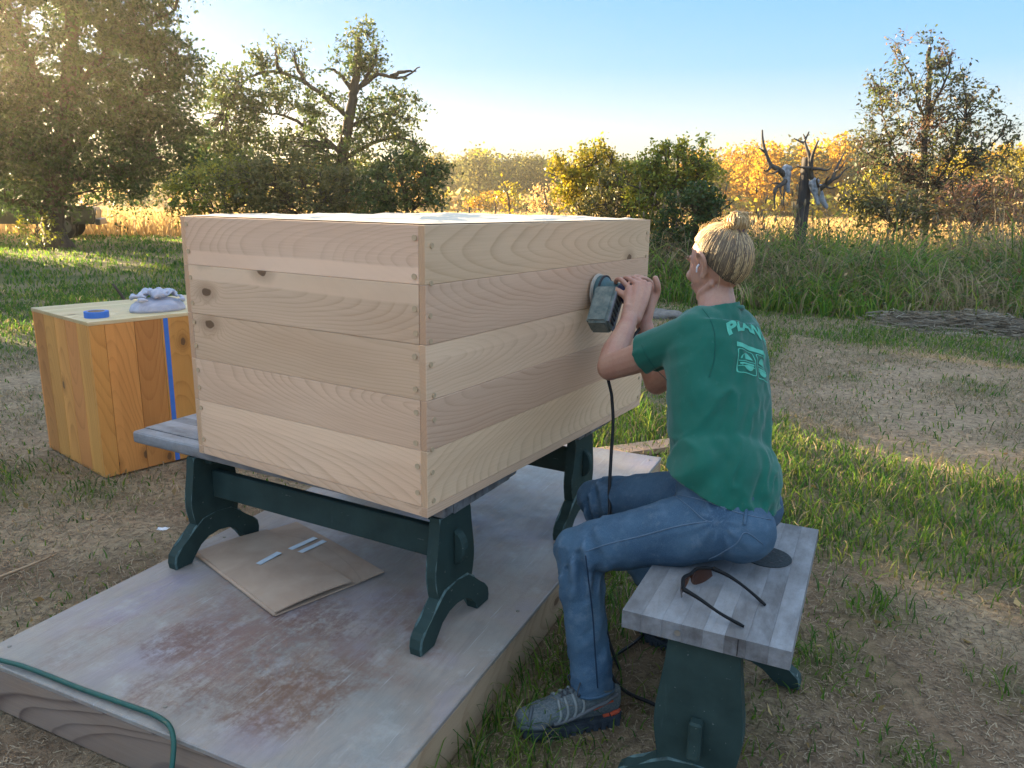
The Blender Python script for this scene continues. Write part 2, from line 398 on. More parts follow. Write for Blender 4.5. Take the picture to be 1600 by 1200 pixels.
M_GREEN = green_paint(); WORN[M_GREEN.name] = plain('worn_paint_edge', (.075, .12, .115), .6, .2, 40, .6)
M_SCREW = plain('zinc_screw', (.28, .25, .21), .5, .4, metal=.5)
M_PLUG = plain('wood_plug', (.50, .36, .22), .5)

def orient(o, X, Y, Z, loc):
    m = Matrix((X, Y, Z)).transposed(); o.rotation_euler = m.to_euler(); o.location = loc

def disc_me(r, h, n=12, bev=.001):
    bm = bmesh.new(); bmesh.ops.create_cone(bm, cap_ends=True, segments=n, radius1=r, radius2=r * .9, depth=h); return bm_mesh(bm)

# ------------------------------------------------------------------ low plywood platform
plat = thing('work_platform', 'low paint-stained plywood platform on a lumber frame under the benches', 'platform', (*(UA * 2.35 + UN * -1.45), 0), math.atan2(UA[1], UA[0]))
PL, PW = 2.54, 1.29
g = G('spattered_plywood', .42, .35); o_ = g.obj()
grain = g.noise(g.map(o_, (4.5, 26, 30)), 1, 6, .68, 1.2); big = g.noise(o_, 1.7, 5, .6); mid = g.noise(o_, 5.5, 6, .65, .4); fine = g.noise(o_, 55, 5, .7); scr = g.noise(g.map(o_, (5, 130, 50), rot=(0, 0, .10)), 1, 3, .7)
c = g.ramp(big, [(.3, (.23, .185, .15)), (.5, (.335, .28, .235)), (.7, (.285, .255, .225))])
c = g.mix(g.rng(grain, .45, .72, 0, .30), c, (.14, .115, .12))
lav = g.noise(g.vm('ADD', o_, (3.1, 7, 0)), 3.0, 4); c = g.mix(g.rng(lav, .5, .7, 0, .5), c, (.32, .28, .36)); c = g.mix(g.rng(lav, .5, .3, 0, .35), c, (.22, .28, .28))
xy = g.sep(o_)
def blob(cx, cy, rx, ry, soft=1.0):
    dx = g.m_('DIVIDE', g.m_('SUBTRACT', xy[0], cx), rx); dy = g.m_('DIVIDE', g.m_('SUBTRACT', xy[1], cy), ry)
    d = g.m_('SQRT', g.m_('ADD', g.m_('MULTIPLY', dx, dx), g.m_('MULTIPLY', dy, dy)))
    return g.rng(g.m_('ADD', d, g.m_('MULTIPLY', g.m_('SUBTRACT', mid, .5), 1.5)), 1.15, .55, 0, 1, True)
for (bx, by, rx, ry, cc, a, lo) in ((-.93, -.05, .30, .36, (.17, .075, .042), 1.0, .43), (-.80, .12, .30, .30, (.22, .095, .065), .7, .43), (-1.02, -.25, .22, .16, (.17, .08, .042), 1.0, .42), (-.98, .20, .12, .10, (.09, .03, .02), .9, .42), (-.72, -.42, .16, .12, (.24, .10, .06), .7, .45), (-.2, -.4, .3, .25, (.27, .16, .12), .5, .5), (-.6, .0, .5, .5, (.33, .24, .21), .55, .45), (.35, .1, .4, .4, (.30, .26, .27), .4, .45), (-1.1, .42, .16, .12, (.22, .11, .08), .6, .43), (-.55, -.3, .14, .16, (.19, .08, .045), .7, .43), (-.45, .35, .18, .12, (.24, .12, .09), .5, .43), (-.1, .1, .2, .14, (.22, .13, .09), .45, .44), (.25, -.35, .2, .12, (.22, .14, .10), .4, .44), (-.7, -.1, .12, .2, (.12, .05, .03), .8, .45), (-1.15, .05, .1, .14, (.16, .07, .04), .7, .44), (.6, .2, .25, .2, (.23, .15, .11), .4, .44), (-.85, .5, .2, .08, (.25, .2, .32), .5, .4)):
    mk = g.m_('MULTIPLY', blob(bx, by, rx, ry), g.rng(g.m_('ADD', g.m_('MULTIPLY', fine, .35), g.m_('MULTIPLY', g.m_('ADD', g.m_('MULTIPLY', grain, .4), g.m_('MULTIPLY', g.noise(o_, 17, 6, .7, .5), .6)), .65)), lo, lo + .14, 0, a * .6)); c = g.mix(mk, c, cc)
c = g.mix(g.rng(scr, .64, .72, 0, .6), c, (.46, .44, .42)); spk = g.voro(o_, 60); c = g.mix(g.rng(spk, .06, .0, 0, .8), c, (.07, .06, .05))
lite = g.noise(g.vm('ADD', o_, (9, 2, 0)), 4.5, 6, .7); c = g.mix(g.rng(lite, .55, .72, 0, .45), c, (.50, .50, .49))
g.base(c); g.rough(g.rng(mid, .35, .65, .28, .55)); g.bump(g.m_('ADD', g.m_('MULTIPLY', grain, .6), g.m_('MULTIPLY', g.m_('ADD', fine, scr), .4)), .45, .006)
link('plywood_sheet', box_me(PL, PW, .016, .003), plat, (0, 0, .142), mat=g.m)
def board(parent, L, W, T, X, Yv, Zv, loc, mat, name='plank', bev=.003):
    o = link(name, box_me(L, W, T, bev), parent, mat=mat); orient(o, X, Yv, Zv, loc); return o
board(plat, PW - .002, .132, .038, (0, -1, 0), (0, 0, 1), (-1, 0, 0), (-PL / 2 + .021, 0, .067), M_FRAME, 'frame_board')
board(plat, PW - .002, .132, .038, (0, 1, 0), (0, 0, 1), (1, 0, 0), (PL / 2 - .021, 0, .067), M_FRAME2, 'frame_board')
board(plat, PL - .084, .132, .038, (1, 0, 0), (0, 0, 1), (0, -1, 0), (0, -PW / 2 + .021, .067), M_FRAME2, 'frame_board')
board(plat, PL - .084, .132, .038, (-1, 0, 0), (0, 0, 1), (0, 1, 0), (0, PW / 2 - .021, .067), M_FRAME, 'frame_board')
sm_ = disc_me(.0055, .002, 10)
for sx in (-1.2, -.4, .4, 1.2):
    for sy in (-.6, .0, .6): link('screw', sm_, plat, (sx, sy, .1512), mat=M_SCREW)

# ------------------------------------------------------------------ trestle benches
FOOT = [(0, .152), (.062, .148), (.100, .122), (.128, .086), (.150, .070), (.168, .064), (.182, .048), (.187, .022), (.183, .0), (.118, .0), (.110, .026), (.082, .058), (.045, .078), (0, .084)]
def sym(half):
    r = list(half); l = [(-a, b) for a, b in half[::-1] if abs(a) > 1e-9]; return r + l
def leg_outline(h0, h1, w):
    zs = np.linspace(0, 1, 15); pr = np.interp(zs, [0, .08, .2, .34, .48, .65, .82, 1], [.80, .84, .93, 1.0, .98, .90, .82, .78]) * w / 2
    pr = np.convolve(np.pad(pr, 1, 'edge'), [.25, .5, .25], 'valid')
    r = [(a, h0 + (h1 - h0) * z) for a, z in zip(pr, zs)]; return r + [(-a, b) for a, b in r[::-1]]
def bench(label, loc, rotz, x0, x1, legs, y0, y1, yc, H, group, staves=7, round_ends=False, seed=1, cat='bench', tenon='round', foot=1.0, h0=.098, tz=None):
    t = thing('trestle_bench', label, cat, loc, rotz, group); TT = .044
    wv = (y1 - y0) / staves; rg = random.Random(seed)
    for i in range(staves):
        edge = i in (0, staves - 1)
        jl = 0 if round_ends else rg.uniform(-.0006, .0006)
        o = link('stave', box_me(x1 - x0 + jl, wv - .0002, TT + rg.uniform(-.0003, .0003), .012 if (edge and round_ends) else .0004, 3 if (edge and round_ends) else 1), t, ((x0 + x1) / 2, y0 + wv * (i + .5), H - TT / 2), mat=M_BENCHTOP)
    lo = leg_outline(h0, H - TT - .001, .205)
    for j, lx in enumerate(legs):
        sgn = -1 if j == 0 else 1
        link('leg_panel', prism_me([(a + yc, b) for a, b in lo], .036, .004, worn=True), t, (lx, 0, 0), mat=M_GREEN)
        link('foot', prism_me([(a + yc, b * foot) for a, b in sym(FOOT)], .044, .005, worn=True), t, (lx + sgn * .002, 0, 0), mat=M_GREEN)
        link('cleat', box_me(.034, (y1 - y0) * .82, .030, .004), t, (lx - sgn * .037, (y0 + y1) / 2, H - TT - .0165), mat=M_GREEN)
        if tenon == 'round':
            pr = [(.0, -.052)] + [(.034 * math.cos(a), .052 * math.sin(a)) for a in np.linspace(-1.45, 1.45, 9)] + [(.0, .052)]
            link('tenon', prism_me([(sgn * a + lx + sgn * .018, b) for a, b in pr], .030, .004, 'y'), t, (0, yc + .002, H * .62), mat=M_GREEN)
        else:
            link('tenon', box_me(.03, .030, .098, .005), t, (lx + sgn * .034, yc, tz), mat=M_GREEN)
    zc = .62 * H if tenon == 'round' else tz
    link('stretcher', box_me(legs[1] - legs[0] - .037, .030, .098, .004), t, ((legs[0] + legs[1]) / 2, yc + .002, zc), mat=M_GREEN)
    if tenon != 'round':
        o = link('bolt', disc_me(.007, .004, 14), t, mat=M_SCREW); orient(o, (0, 1, 0), (0, 0, 1), (-1, 0, 0), (x0 - .001, .055, H - .022))
        link('end_crack', box_me(.02, .0016, TT - .004, 0), t, (x0 + .0094, -.075, H - TT / 2), mat=plain('dark_crack', (.015, .013, .012), .9))
    return t
BA = math.atan2(-.477, .879)
BG = 'trestle benches used as sawhorses'
bench('front dark green trestle bench, under the near side of the big box', (0, 0, .15), BA, -2.43, -1.095, (-2.13, -1.125), 1.635, 2.065, 1.715, .416, BG, 8, True, 3)
bench('rear dark green trestle bench, under the far side of the big box', (0, 0, .15), BA, -2.40, -1.065, (-2.10, -1.10), 2.50, 2.93, 2.585, .416, BG, 8, True, 5)
bench('short trestle bench with a grey slatted top that the woman sits on', (.4266, 1.4916, 0), math.atan2(.902, .432), 0, .69, (.045, .63), -.184, .184, 0, .48, None, 8, False, 9, tenon='square', foot=.78, h0=.078, tz=.195)

# ------------------------------------------------------------------ the big cedar box
BN = (-.2163, 1.8663); BROT = math.pi / 2 - .5584; BLX, BLY = 1.421, .951; ZB = .5665
big = thing('wooden_box', 'large unfinished pale cedar box set across two green trestle benches', 'box', (*BN, 0), BROT)
TH = .021; ZS = [.594, .75, .885, 1.03, 1.18, 1.325]
for i in range(5):
    hz = ZS[i + 1] - ZS[i]; zc = (ZS[i] + ZS[i + 1]) / 2; dj = (0, .0006, -.0004, .0008, 0)[i]
    board(big, BLX, hz - .0007, TH, (1, 0, 0), (0, 0, 1), (0, -1, 0), (BLX / 2, TH / 2 - dj, zc), M_CEDAR, bev=.0012)
    board(big, BLX, hz - .0007, TH, (-1, 0, 0), (0, 0, 1), (0, 1, 0), (BLX / 2, BLY - TH / 2, zc), M_CEDAR, bev=.0012)
    board(big, BLY - 2 * TH - .001, hz - .0008, TH, (0, -1, 0), (0, 0, 1), (-1, 0, 0), (TH / 2 + .0008 - dj, BLY / 2, zc), M_SAP_LOW if i == 4 else (M_SAP_HIGH if i == 3 else M_CEDAR), bev=.0012)
    board(big, BLY - 2 * TH - .001, hz - .0008, TH, (0, 1, 0), (0, 0, 1), (1, 0, 0), (BLX - TH / 2, BLY / 2, zc), M_CEDAR, bev=.0012)
hb = ZS[0] - ZB
for (L, X_, Z_, loc) in ((BLX, (1, 0, 0), (0, -1, 0), (BLX / 2, TH / 2 + .001, ZB + hb / 2)), (BLX, (-1, 0, 0), (0, 1, 0), (BLX / 2, BLY - TH / 2, ZB + hb / 2)),
                         (BLY - 2 * TH - .001, (0, -1, 0), (-1, 0, 0), (TH / 2 + .0015, BLY / 2, ZB + hb / 2)), (BLY - 2 * TH - .001, (0, 1, 0), (1, 0, 0), (BLX - TH / 2, BLY / 2, ZB + hb / 2))):
    board(big, L, hb - .001, TH, X_, (0, 0, 1), Z_, loc, M_CEDAR, 'base_strip', .0012)
link('floor_panel', box_me(BLX - 2 * TH - .004, BLY - 2 * TH - .004, .018, .001), big, (BLX / 2, BLY / 2, ZB + .0125), mat=M_CEDAR)
link('top_panel', box_me(BLX - 2 * TH - .004, BLY - 2 * TH - .004, .012, .001), big, (BLX / 2, BLY / 2, 1.313), mat=M_CEDAR)
pm = disc_me(.0075, .004, 12)
for z in (1.298, 1.21, 1.13, 1.06, 1.00, .92, .85, .78, .715, .625):
    q = random.uniform(-.012, .012)
    a = link('screw', pm, big, mat=M_SCREW); orient(a, (0, 1, 0), (0, 0, 1), (-1, 0, 0), (-.0005, .034 + random.uniform(-.003, .003), z + q))
    a = link('screw', pm, big, mat=M_SCREW); orient(a, (0, 1, 0), (0, 0, 1), (-1, 0, 0), (-.0005, BLY - .030, z - q))
    a = link('wood_plug', pm, big, mat=M_PLUG); orient(a, (1, 0, 0), (0, 0, 1), (0, -1, 0), (.022 + random.uniform(-.006, .008), -.0012, z + q * .6 - .02))
    a = link('wood_plug', pm, big, mat=M_PLUG); orient(a, (1, 0, 0), (0, 0, 1), (0, -1, 0), (BLX - .03, -.0012, z + q * .6 - .02))
# dark latch on the hidden left side, just showing past the edge
link('latch', box_me(.05, .03, .055, .004), big, (.06, BLY + .014, .79), mat=plain('dark_bracket', (.05, .055, .05), .5))
# wrinkled white sheet on top
nx_, ny_ = 110, 76; gxx, gyy = np.meshgrid(np.linspace(.012, BLX - .012, nx_), np.linspace(.012, BLY - .012, ny_))
xx, yy = gxx.ravel(), gyy.ravel()
rid = np.abs(fbm(xx * 2.4 + yy * 1.5, yy * 5.5 - xx * 1.5, 4) - .5) * 2
ed = np.minimum.reduce([xx - .012, BLX - .012 - xx, yy - .012, BLY - .012 - yy])
zz = 1.3275 + (np.clip(.30 - rid, 0, 1) ** 1.4 * .030 + .004 * fbm(xx * 9, yy * 9, 3)) * sstep(0, .06, ed)
for (cx, cy, rr, hh) in ((.30, .18, .05, .012), (.52, .30, .07, .016), (.75, .5, .06, .012)):
    zz += hh * np.exp(-(((xx - cx) * .55 + (yy - cy) * .8) ** 2 / .0006 + ((xx - cx) * .8 - (yy - cy) * .55) ** 2 / rr ** 2 * .6))
ii = (np.arange(ny_ - 1)[:, None] * nx_ + np.arange(nx_ - 1)[None]).ravel()
me = smooth(np_mesh(np.stack([xx, yy, zz], 1), np.stack([ii, ii + 1, ii + nx_ + 1, ii + nx_], 1)))
sh = link('dust_sheet', me, mat=plain('white_sheet', (.76, .65, .51), .8, .1, 12, .05)); sh.location = (*BN, 0); sh.rotation_euler = (0, 0, BROT)
tag(sh, 'wrinkled white sheet lying over the top of the large cedar box', 'sheet')

# ------------------------------------------------------------------ the orange stained box
ON = (-2.02, 3.57); OROT = math.atan2(.77, .64); OLX, OLY, OH = .93, .72, .765
ob = thing('wooden_box', 'smaller orange stained cedar box of upright planks on the bare ground, behind on the left', 'box', (*ON, 0), OROT)
def uprights(total, widths):
    s = sum(widths); x = 0
    for w_ in widths: yield x * total / s, w_ * total / s; x += w_
for a, w_ in uprights(OLX, (.07, .135, .13, .145, .15, .14, .12)):
    board(ob, OH, w_ - .0015, .02, (0, 0, 1), (-1, 0, 0), (0, -1, 0), (a + w_ / 2, .01, .012 + OH / 2), M_STAIN, bev=.0015)
    board(ob, OH, w_ - .0015, .02, (0, 0, 1), (1, 0, 0), (0, 1, 0), (a + w_ / 2, OLY - .01, .012 + OH / 2), M_STAIN, bev=.0015)
for a, w_ in uprights(OLY - .042, (.13, .15, .14, .15, .14)):
    board(ob, OH, w_ - .0015, .02, (0, 0, 1), (0, 1, 0), (-1, 0, 0), (.0105, .021 + a + w_ / 2, .012 + OH / 2), M_STAIN, bev=.0015)
    board(ob, OH, w_ - .0015, .02, (0, 0, 1), (0, -1, 0), (1, 0, 0), (OLX - .0105, .021 + a + w_ / 2, .012 + OH / 2), M_STAIN, bev=.0015)
for a, w_ in uprights(OLY + .004, (.15, .14, .15, .14, .15)):
    board(ob, OLX + .004, w_ - .0015, .018, (1, 0, 0), (0, 1, 0), (0, 0, 1), (OLX / 2, a + w_ / 2 - .002, .012 + OH + .0095), M_STAIN_TOP, 'lid_plank', .0015)
M_BLUE = plain('blue_masking_tape', (.055, .17, .55), .6, .2, 20, .08)
link('masking_tape_strip', box_me(.024, .0012, OH - .002, 0), ob, (.372, -.0012, .014 + OH / 2), mat=M_BLUE)
OT = .012 + OH + .0185
def on_orange(x, y, z=0): return (ON[0] + x * math.cos(OROT) - y * math.sin(OROT), ON[1] + x * math.sin(OROT) + y * math.cos(OROT), OT + z)
# roll of tape
ro = thing('tape_roll', 'roll of blue masking tape lying on the smaller orange box', 'tape', on_orange(.10, .145))
def ring_me(r0, r1, h, n=36):
    bm = bmesh.new(); L = []
    for r, z in ((r0, 0), (r1, 0), (r1, h), (r0, h)): L.append([bm.verts.new((r * math.cos(a), r * math.sin(a), z)) for a in np.linspace(0, 2 * math.pi, n, endpoint=False)])
    for k in range(4):
        for i in range(n): bm.faces.new((L[k][i], L[k][(i + 1) % n], L[(k + 1) % 4][(i + 1) % n], L[(k + 1) % 4][i]))
    return bm_mesh(bm)
link('tape', ring_me(.041, .056, .030), ro, mat=M_BLUE); link('core', ring_me(.038, .0408, .030), ro, mat=plain('card_core', (.35, .27, .18)))
# ------------------------------------------------------------------ cardboard on the platform
g = G('brown_cardboard', .8, .15); o_ = g.obj(); f = g.noise(o_, 7, 4, .6, .5); cr1 = g.noise(g.map(o_, (2.5, .7, 1)), 1.4, 1, .3, .1)
c = g.mix(g.rng(f, .3, .7), (.40, .275, .195), (.50, .365, .265)); crease = g.rng(g.m_('ABSOLUTE', g.m_('SUBTRACT', cr1, .5)), .0, .006, .22, 0)
g.base(g.mix(crease, c, (.24, .16, .11))); g.bump(g.m_('SUBTRACT', g.m_('MULTIPLY', f, .5), crease), .5, .006); M_CARD = g.m
cb = thing('cardboard_sheet', 'folded brown cardboard with pale tape strips lying on the platform under the box', 'cardboard', (-.703, 2.068, .151), math.atan2(.284, .280))
def sheet(L, W, nx, ny, zf, th):
    bm = bmesh.new(); gv = [[bm.verts.new((L * i / nx, W * j / ny, zf(i / nx, j / ny))) for i in range(nx + 1)] for j in range(ny + 1)]
    for j in range(ny):
        for i in range(nx): bm.faces.new((gv[j][i], gv[j][i + 1], gv[j + 1][i + 1], gv[j + 1][i]))
    r = bmesh.ops.extrude_face_region(bm, geom=list(bm.faces)); bmesh.ops.translate(bm, vec=(0, 0, th), verts=[v for v in r['geom'] if isinstance(v, bmesh.types.BMVert)])
    return bm_mesh(bm)
link('lower_flap', sheet(.40, .575, 10, 12, lambda u, v: .002 + .004 * math.sin(3 * v) ** 2 + .012 * max(0, u - .7) * (1 - v), .004), cb, mat=M_CARD)
o = link('upper_flap', sheet(.275, .568, 8, 12, lambda u, v: .011 + .012 * (1 - u) * u * 2 + .004 * math.sin(5 * v + u), .004), cb, (0, .003, 0), mat=M_CARD)
link('fold', MB().tube([(.0, .003, .008), (.0, .57, .008)], .0065, 8).mesh(), cb, mat=M_CARD)
M_TAPE = plain('pale_tape', (.50, .56, .60), .35, .4)
for (x, y, l, rz) in ((.155, .33, .10, .32), (.30, .37, .14, .2), (.315, .325, .13, .2)):
    o = link('tape_strip', box_me(l, .022, .0015, 0), cb, (x, y, .0225 if x < .2 else .013), (0, 0, rz), mat=M_TAPE)

# ------------------------------------------------------------------ cables, scraps
def cable(name, pts, r, mat, label, cat, n=10):
    o = link(name, MB().tube(catmull(pts, n), r, 8).mesh(), mat=mat); return tag(o, label, cat)
M_CORDG = plain('green_cord', (.012, .085, .065), .45, .4); M_CORDB = plain('black_cord', (.012, .012, .013), .5, .3)
def pf(u, n, z): return (*(UA * u + UN * n), z)
cable('extension_cord', [pf(1.02, -2.4, .02), pf(1.03, -2.16, .09), pf(1.072, -2.05, .156), pf(1.092, -1.96, .161), pf(1.100, -1.85, .1595), pf(1.100, -1.70, .1595), pf(1.105, -1.55, .1595), pf(1.105, -1.42, .161), pf(1.075, -1.34, .163), pf(1.03, -1.30, .11), pf(.985, -1.29, .02), pf(.93, -1.25, .01)], .0062, M_CORDG, 'dark green extension cord draped over the front edge of the platform', 'cord')
cable('ground_cord', [(.54, 1.60, .013), (.48, 1.74, .012), (.43, 1.86, .012), (.345, 1.93, .012), (.31, 2.02, .013), (.33, 2.10, .012), (.42, 2.2, .012), (.52, 2.34, .012)], .0055, M_CORDB, 'thin black cord curling over the soil beneath the short bench', 'cord')
sp = thing('scrap_board', 'short pale board lying on the ground behind the platform', 'board', (.80, 4.18, .0), .42)
link('plank', box_me(.62, .14, .036, .002), sp, (0, 0, .020), mat=M_FRAME2)
sp2 = link('twig', MB().tube([(-1.96, 2.40, .02), (-1.86, 2.52, .022), (-1.80, 2.64, .02), (-1.77, 2.74, .014)], [.006, .006, .005, .003], 6).mesh(), mat=plain('dry_twig', (.36, .25, .15), .8)); tag(sp2, 'pale dry stick lying on the soil at the left', 'stick')
bm = bmesh.new(); bmesh.ops.create_icosphere(bm, subdivisions=2, radius=.02)
for v in bm.verts: v.co = Vector((v.co.x * 1.5, v.co.y, abs(v.co.z) * .5)) * random.uniform(.6, 1.3)
sc_ = link('paper_scrap', bm_mesh(bm), loc=(-1.477, 3.001, .0), mat=plain('white_paper', (.7, .7, .72), .8)); tag(sc_, 'small crumpled white paper scrap on the soil left of the front bench', 'paper')
# ------------------------------------------------------------------ vegetation
def ray(px, py):
    u = (px - 800) / F_PX; v = -(py - 600) / F_PX
    d = _f + _x * u + _y * v
    return np.array(d)
def at(px, py, D):
    """world point seen at photo pixel (px, py), D metres away along the ground"""
    d = ray(px, py); t = D / math.hypot(d[0], d[1]); return np.array([d[0] * t, d[1] * t, CAM_H + d[2] * t])
def grd(px, D):
    p = at(px, 330, D); return np.array([p[0], p[1], 0.0])

SA = np.array([math.sin(SUN_AZ), math.cos(SUN_AZ)]); SP = np.array([SA[1], -SA[0]]); TAN = math.tan(SUN_EL)
def sun_gaps(P):
    """True where a leaf would close one of the gaps through which the low sun reaches the yard"""
    s = P[:, 0] * SP[0] + P[:, 1] * SP[1]; a = P[:, 0] * SA[0] + P[:, 1] * SA[1]; z = P[:, 2]
    h = z - a * TAN                                     # height of the ray where along = 0
    w1 = 0.10 * np.sin(s * 9) + 0.07 * np.sin(s * 23 + 1)
    k = (s > 2.95) & (s < 4.75) & (h < 0.10 + 0.2 * w1) & (h > -0.42 + 0.3 * w1)
    k |= (s > .6) & (s < 3.2) & (h > 0.66) & (h < 2.0)
    k |= (s > 2.8) & (s < 5.6) & (h > -1.52 + .2 * w1) & (h < -1.22 + .2 * w1)
    return k & (a > 6) & (np.random.default_rng(3).random(len(P)) > .12)

def leaf_mesh(P, size, rng, tint, jit=.25, flat=.35, aspect=.55, name=None):
    """one folded rhombic leaf per point; tint (n,3) stays with the leaf"""
    n = len(P); size = size * rng.uniform(.6, 1.35, n)
    d = rng.normal(size=(n, 3)); d[:, 2] -= flat; d /= np.linalg.norm(d, axis=1)[:, None]
    r = rng.normal(size=(n, 3)); s = np.cross(d, r); s /= np.linalg.norm(s, axis=1)[:, None] + 1e-9; nn = np.cross(d, s)
    L = size[:, None]; W = L * aspect * .5
    V = np.stack([P, P + d * L * .45 + s * W + nn * W * .35, P + d * L, P + d * L * .45 - s * W + nn * W * .35], 1)
    F = np.arange(4 * n).reshape(n, 4)
    me = np_mesh(V.reshape(-1, 3), F)
    c = 1.3 * tint * rng.uniform(1 - jit, 1 + jit, (n, 1)); vcol(me, 'tint', np.repeat(c, 4, 0)); return me

def leaf_mat(name, rough=.5, amount=.45, spec=.35):
    g = G(name, rough, spec); g.leafy(g.attr('tint'), amount); return g.m
M_LEAF = leaf_mat('leaf', .45, .38); M_LEAF_FAR = leaf_mat('leaf_far', .7, .5, .1)
def bark(name, a, b, sc=9):
    g = G(name, .9, .1); o = g.obj(); f = g.noise(g.map(o, (sc, sc, sc * .25)), 1, 6, .65, .6)
    g.base(g.ramp(f, [(.3, a), (.7, b)])); g.bump(f, .6, .02); return g.m
M_BARK = bark('bark', (.045, .035, .028), (.13, .105, .085)); M_STEM = plain('weed_stem', (.22, .16, .09), .8)

PAL = dict(
    apple=[(.048, .082, .020), (.065, .10, .024), (.09, .115, .027), (.034, .06, .018), (.12, .13, .03)],
    dark=[(.028, .062, .014), (.042, .08, .017), (.024, .05, .014), (.06, .095, .02)],
    lime=[(.17, .19, .02), (.24, .24, .022), (.12, .16, .025), (.30, .26, .02), (.09, .13, .025)],
    yellow=[(.34, .26, .015), (.40, .29, .02), (.22, .20, .02), (.14, .16, .02)],
    purple=[(.065, .068, .036), (.085, .06, .04), (.055, .075, .03), (.13, .05, .04), (.05, .068, .03), (.11, .11, .04), (.055, .085, .035), (.06, .08, .035)],
    orange=[(.40, .20, .012), (.46, .26, .015), (.34, .19, .015), (.28, .19, .03)],
    olive=[(.10, .10, .030), (.13, .12, .035), (.08, .085, .03), (.16, .13, .035)],
    red=[(.20, .085, .05), (.26, .13, .07), (.13, .10, .04), (.32, .20, .10)],
    golddry=[(.56, .37, .14), (.48, .31, .12), (.62, .43, .18)])
def tints(pal, n, rng, k=None):
    p = np.array(PAL[pal]); return p[rng.integers(0, len(p), n)]

def clumps(ell, D, rng, density=1.0, depth=.8, shell=.55):
    """clump centres inside a list of ellipsoids given as photo-plane sizes at distance D: (px, py, rx, ry[, weight])"""
    out = []
    for e in ell:
        px, py, rx, ry = e[:4]; wgt = e[4] if len(e) > 4 else 1.0; c = at(px, py, D); m = D / F_PX
        n = int(max(4, density * wgt * rx * ry / 120.0))
        d = rng.normal(size=(n, 3)); d /= np.linalg.norm(d, axis=1)[:, None]; r = rng.uniform(shell ** 3, 1, n) ** (1 / 3)
        view = np.array([c[0], c[1], 0]) / math.hypot(c[0], c[1]); right = np.array([view[1], -view[0], 0])
        dep = depth * max(rx, ry) * m if rx < 90 else depth * rx * m * .8
        q = d * r[:, None]
        out.append(c + np.outer(q[:, 0] * rx * m, right) + np.outer(q[:, 1] * dep, view) + np.outer(q[:, 2] * ry * m, (0, 0, 1)))
    return np.concatenate(out)

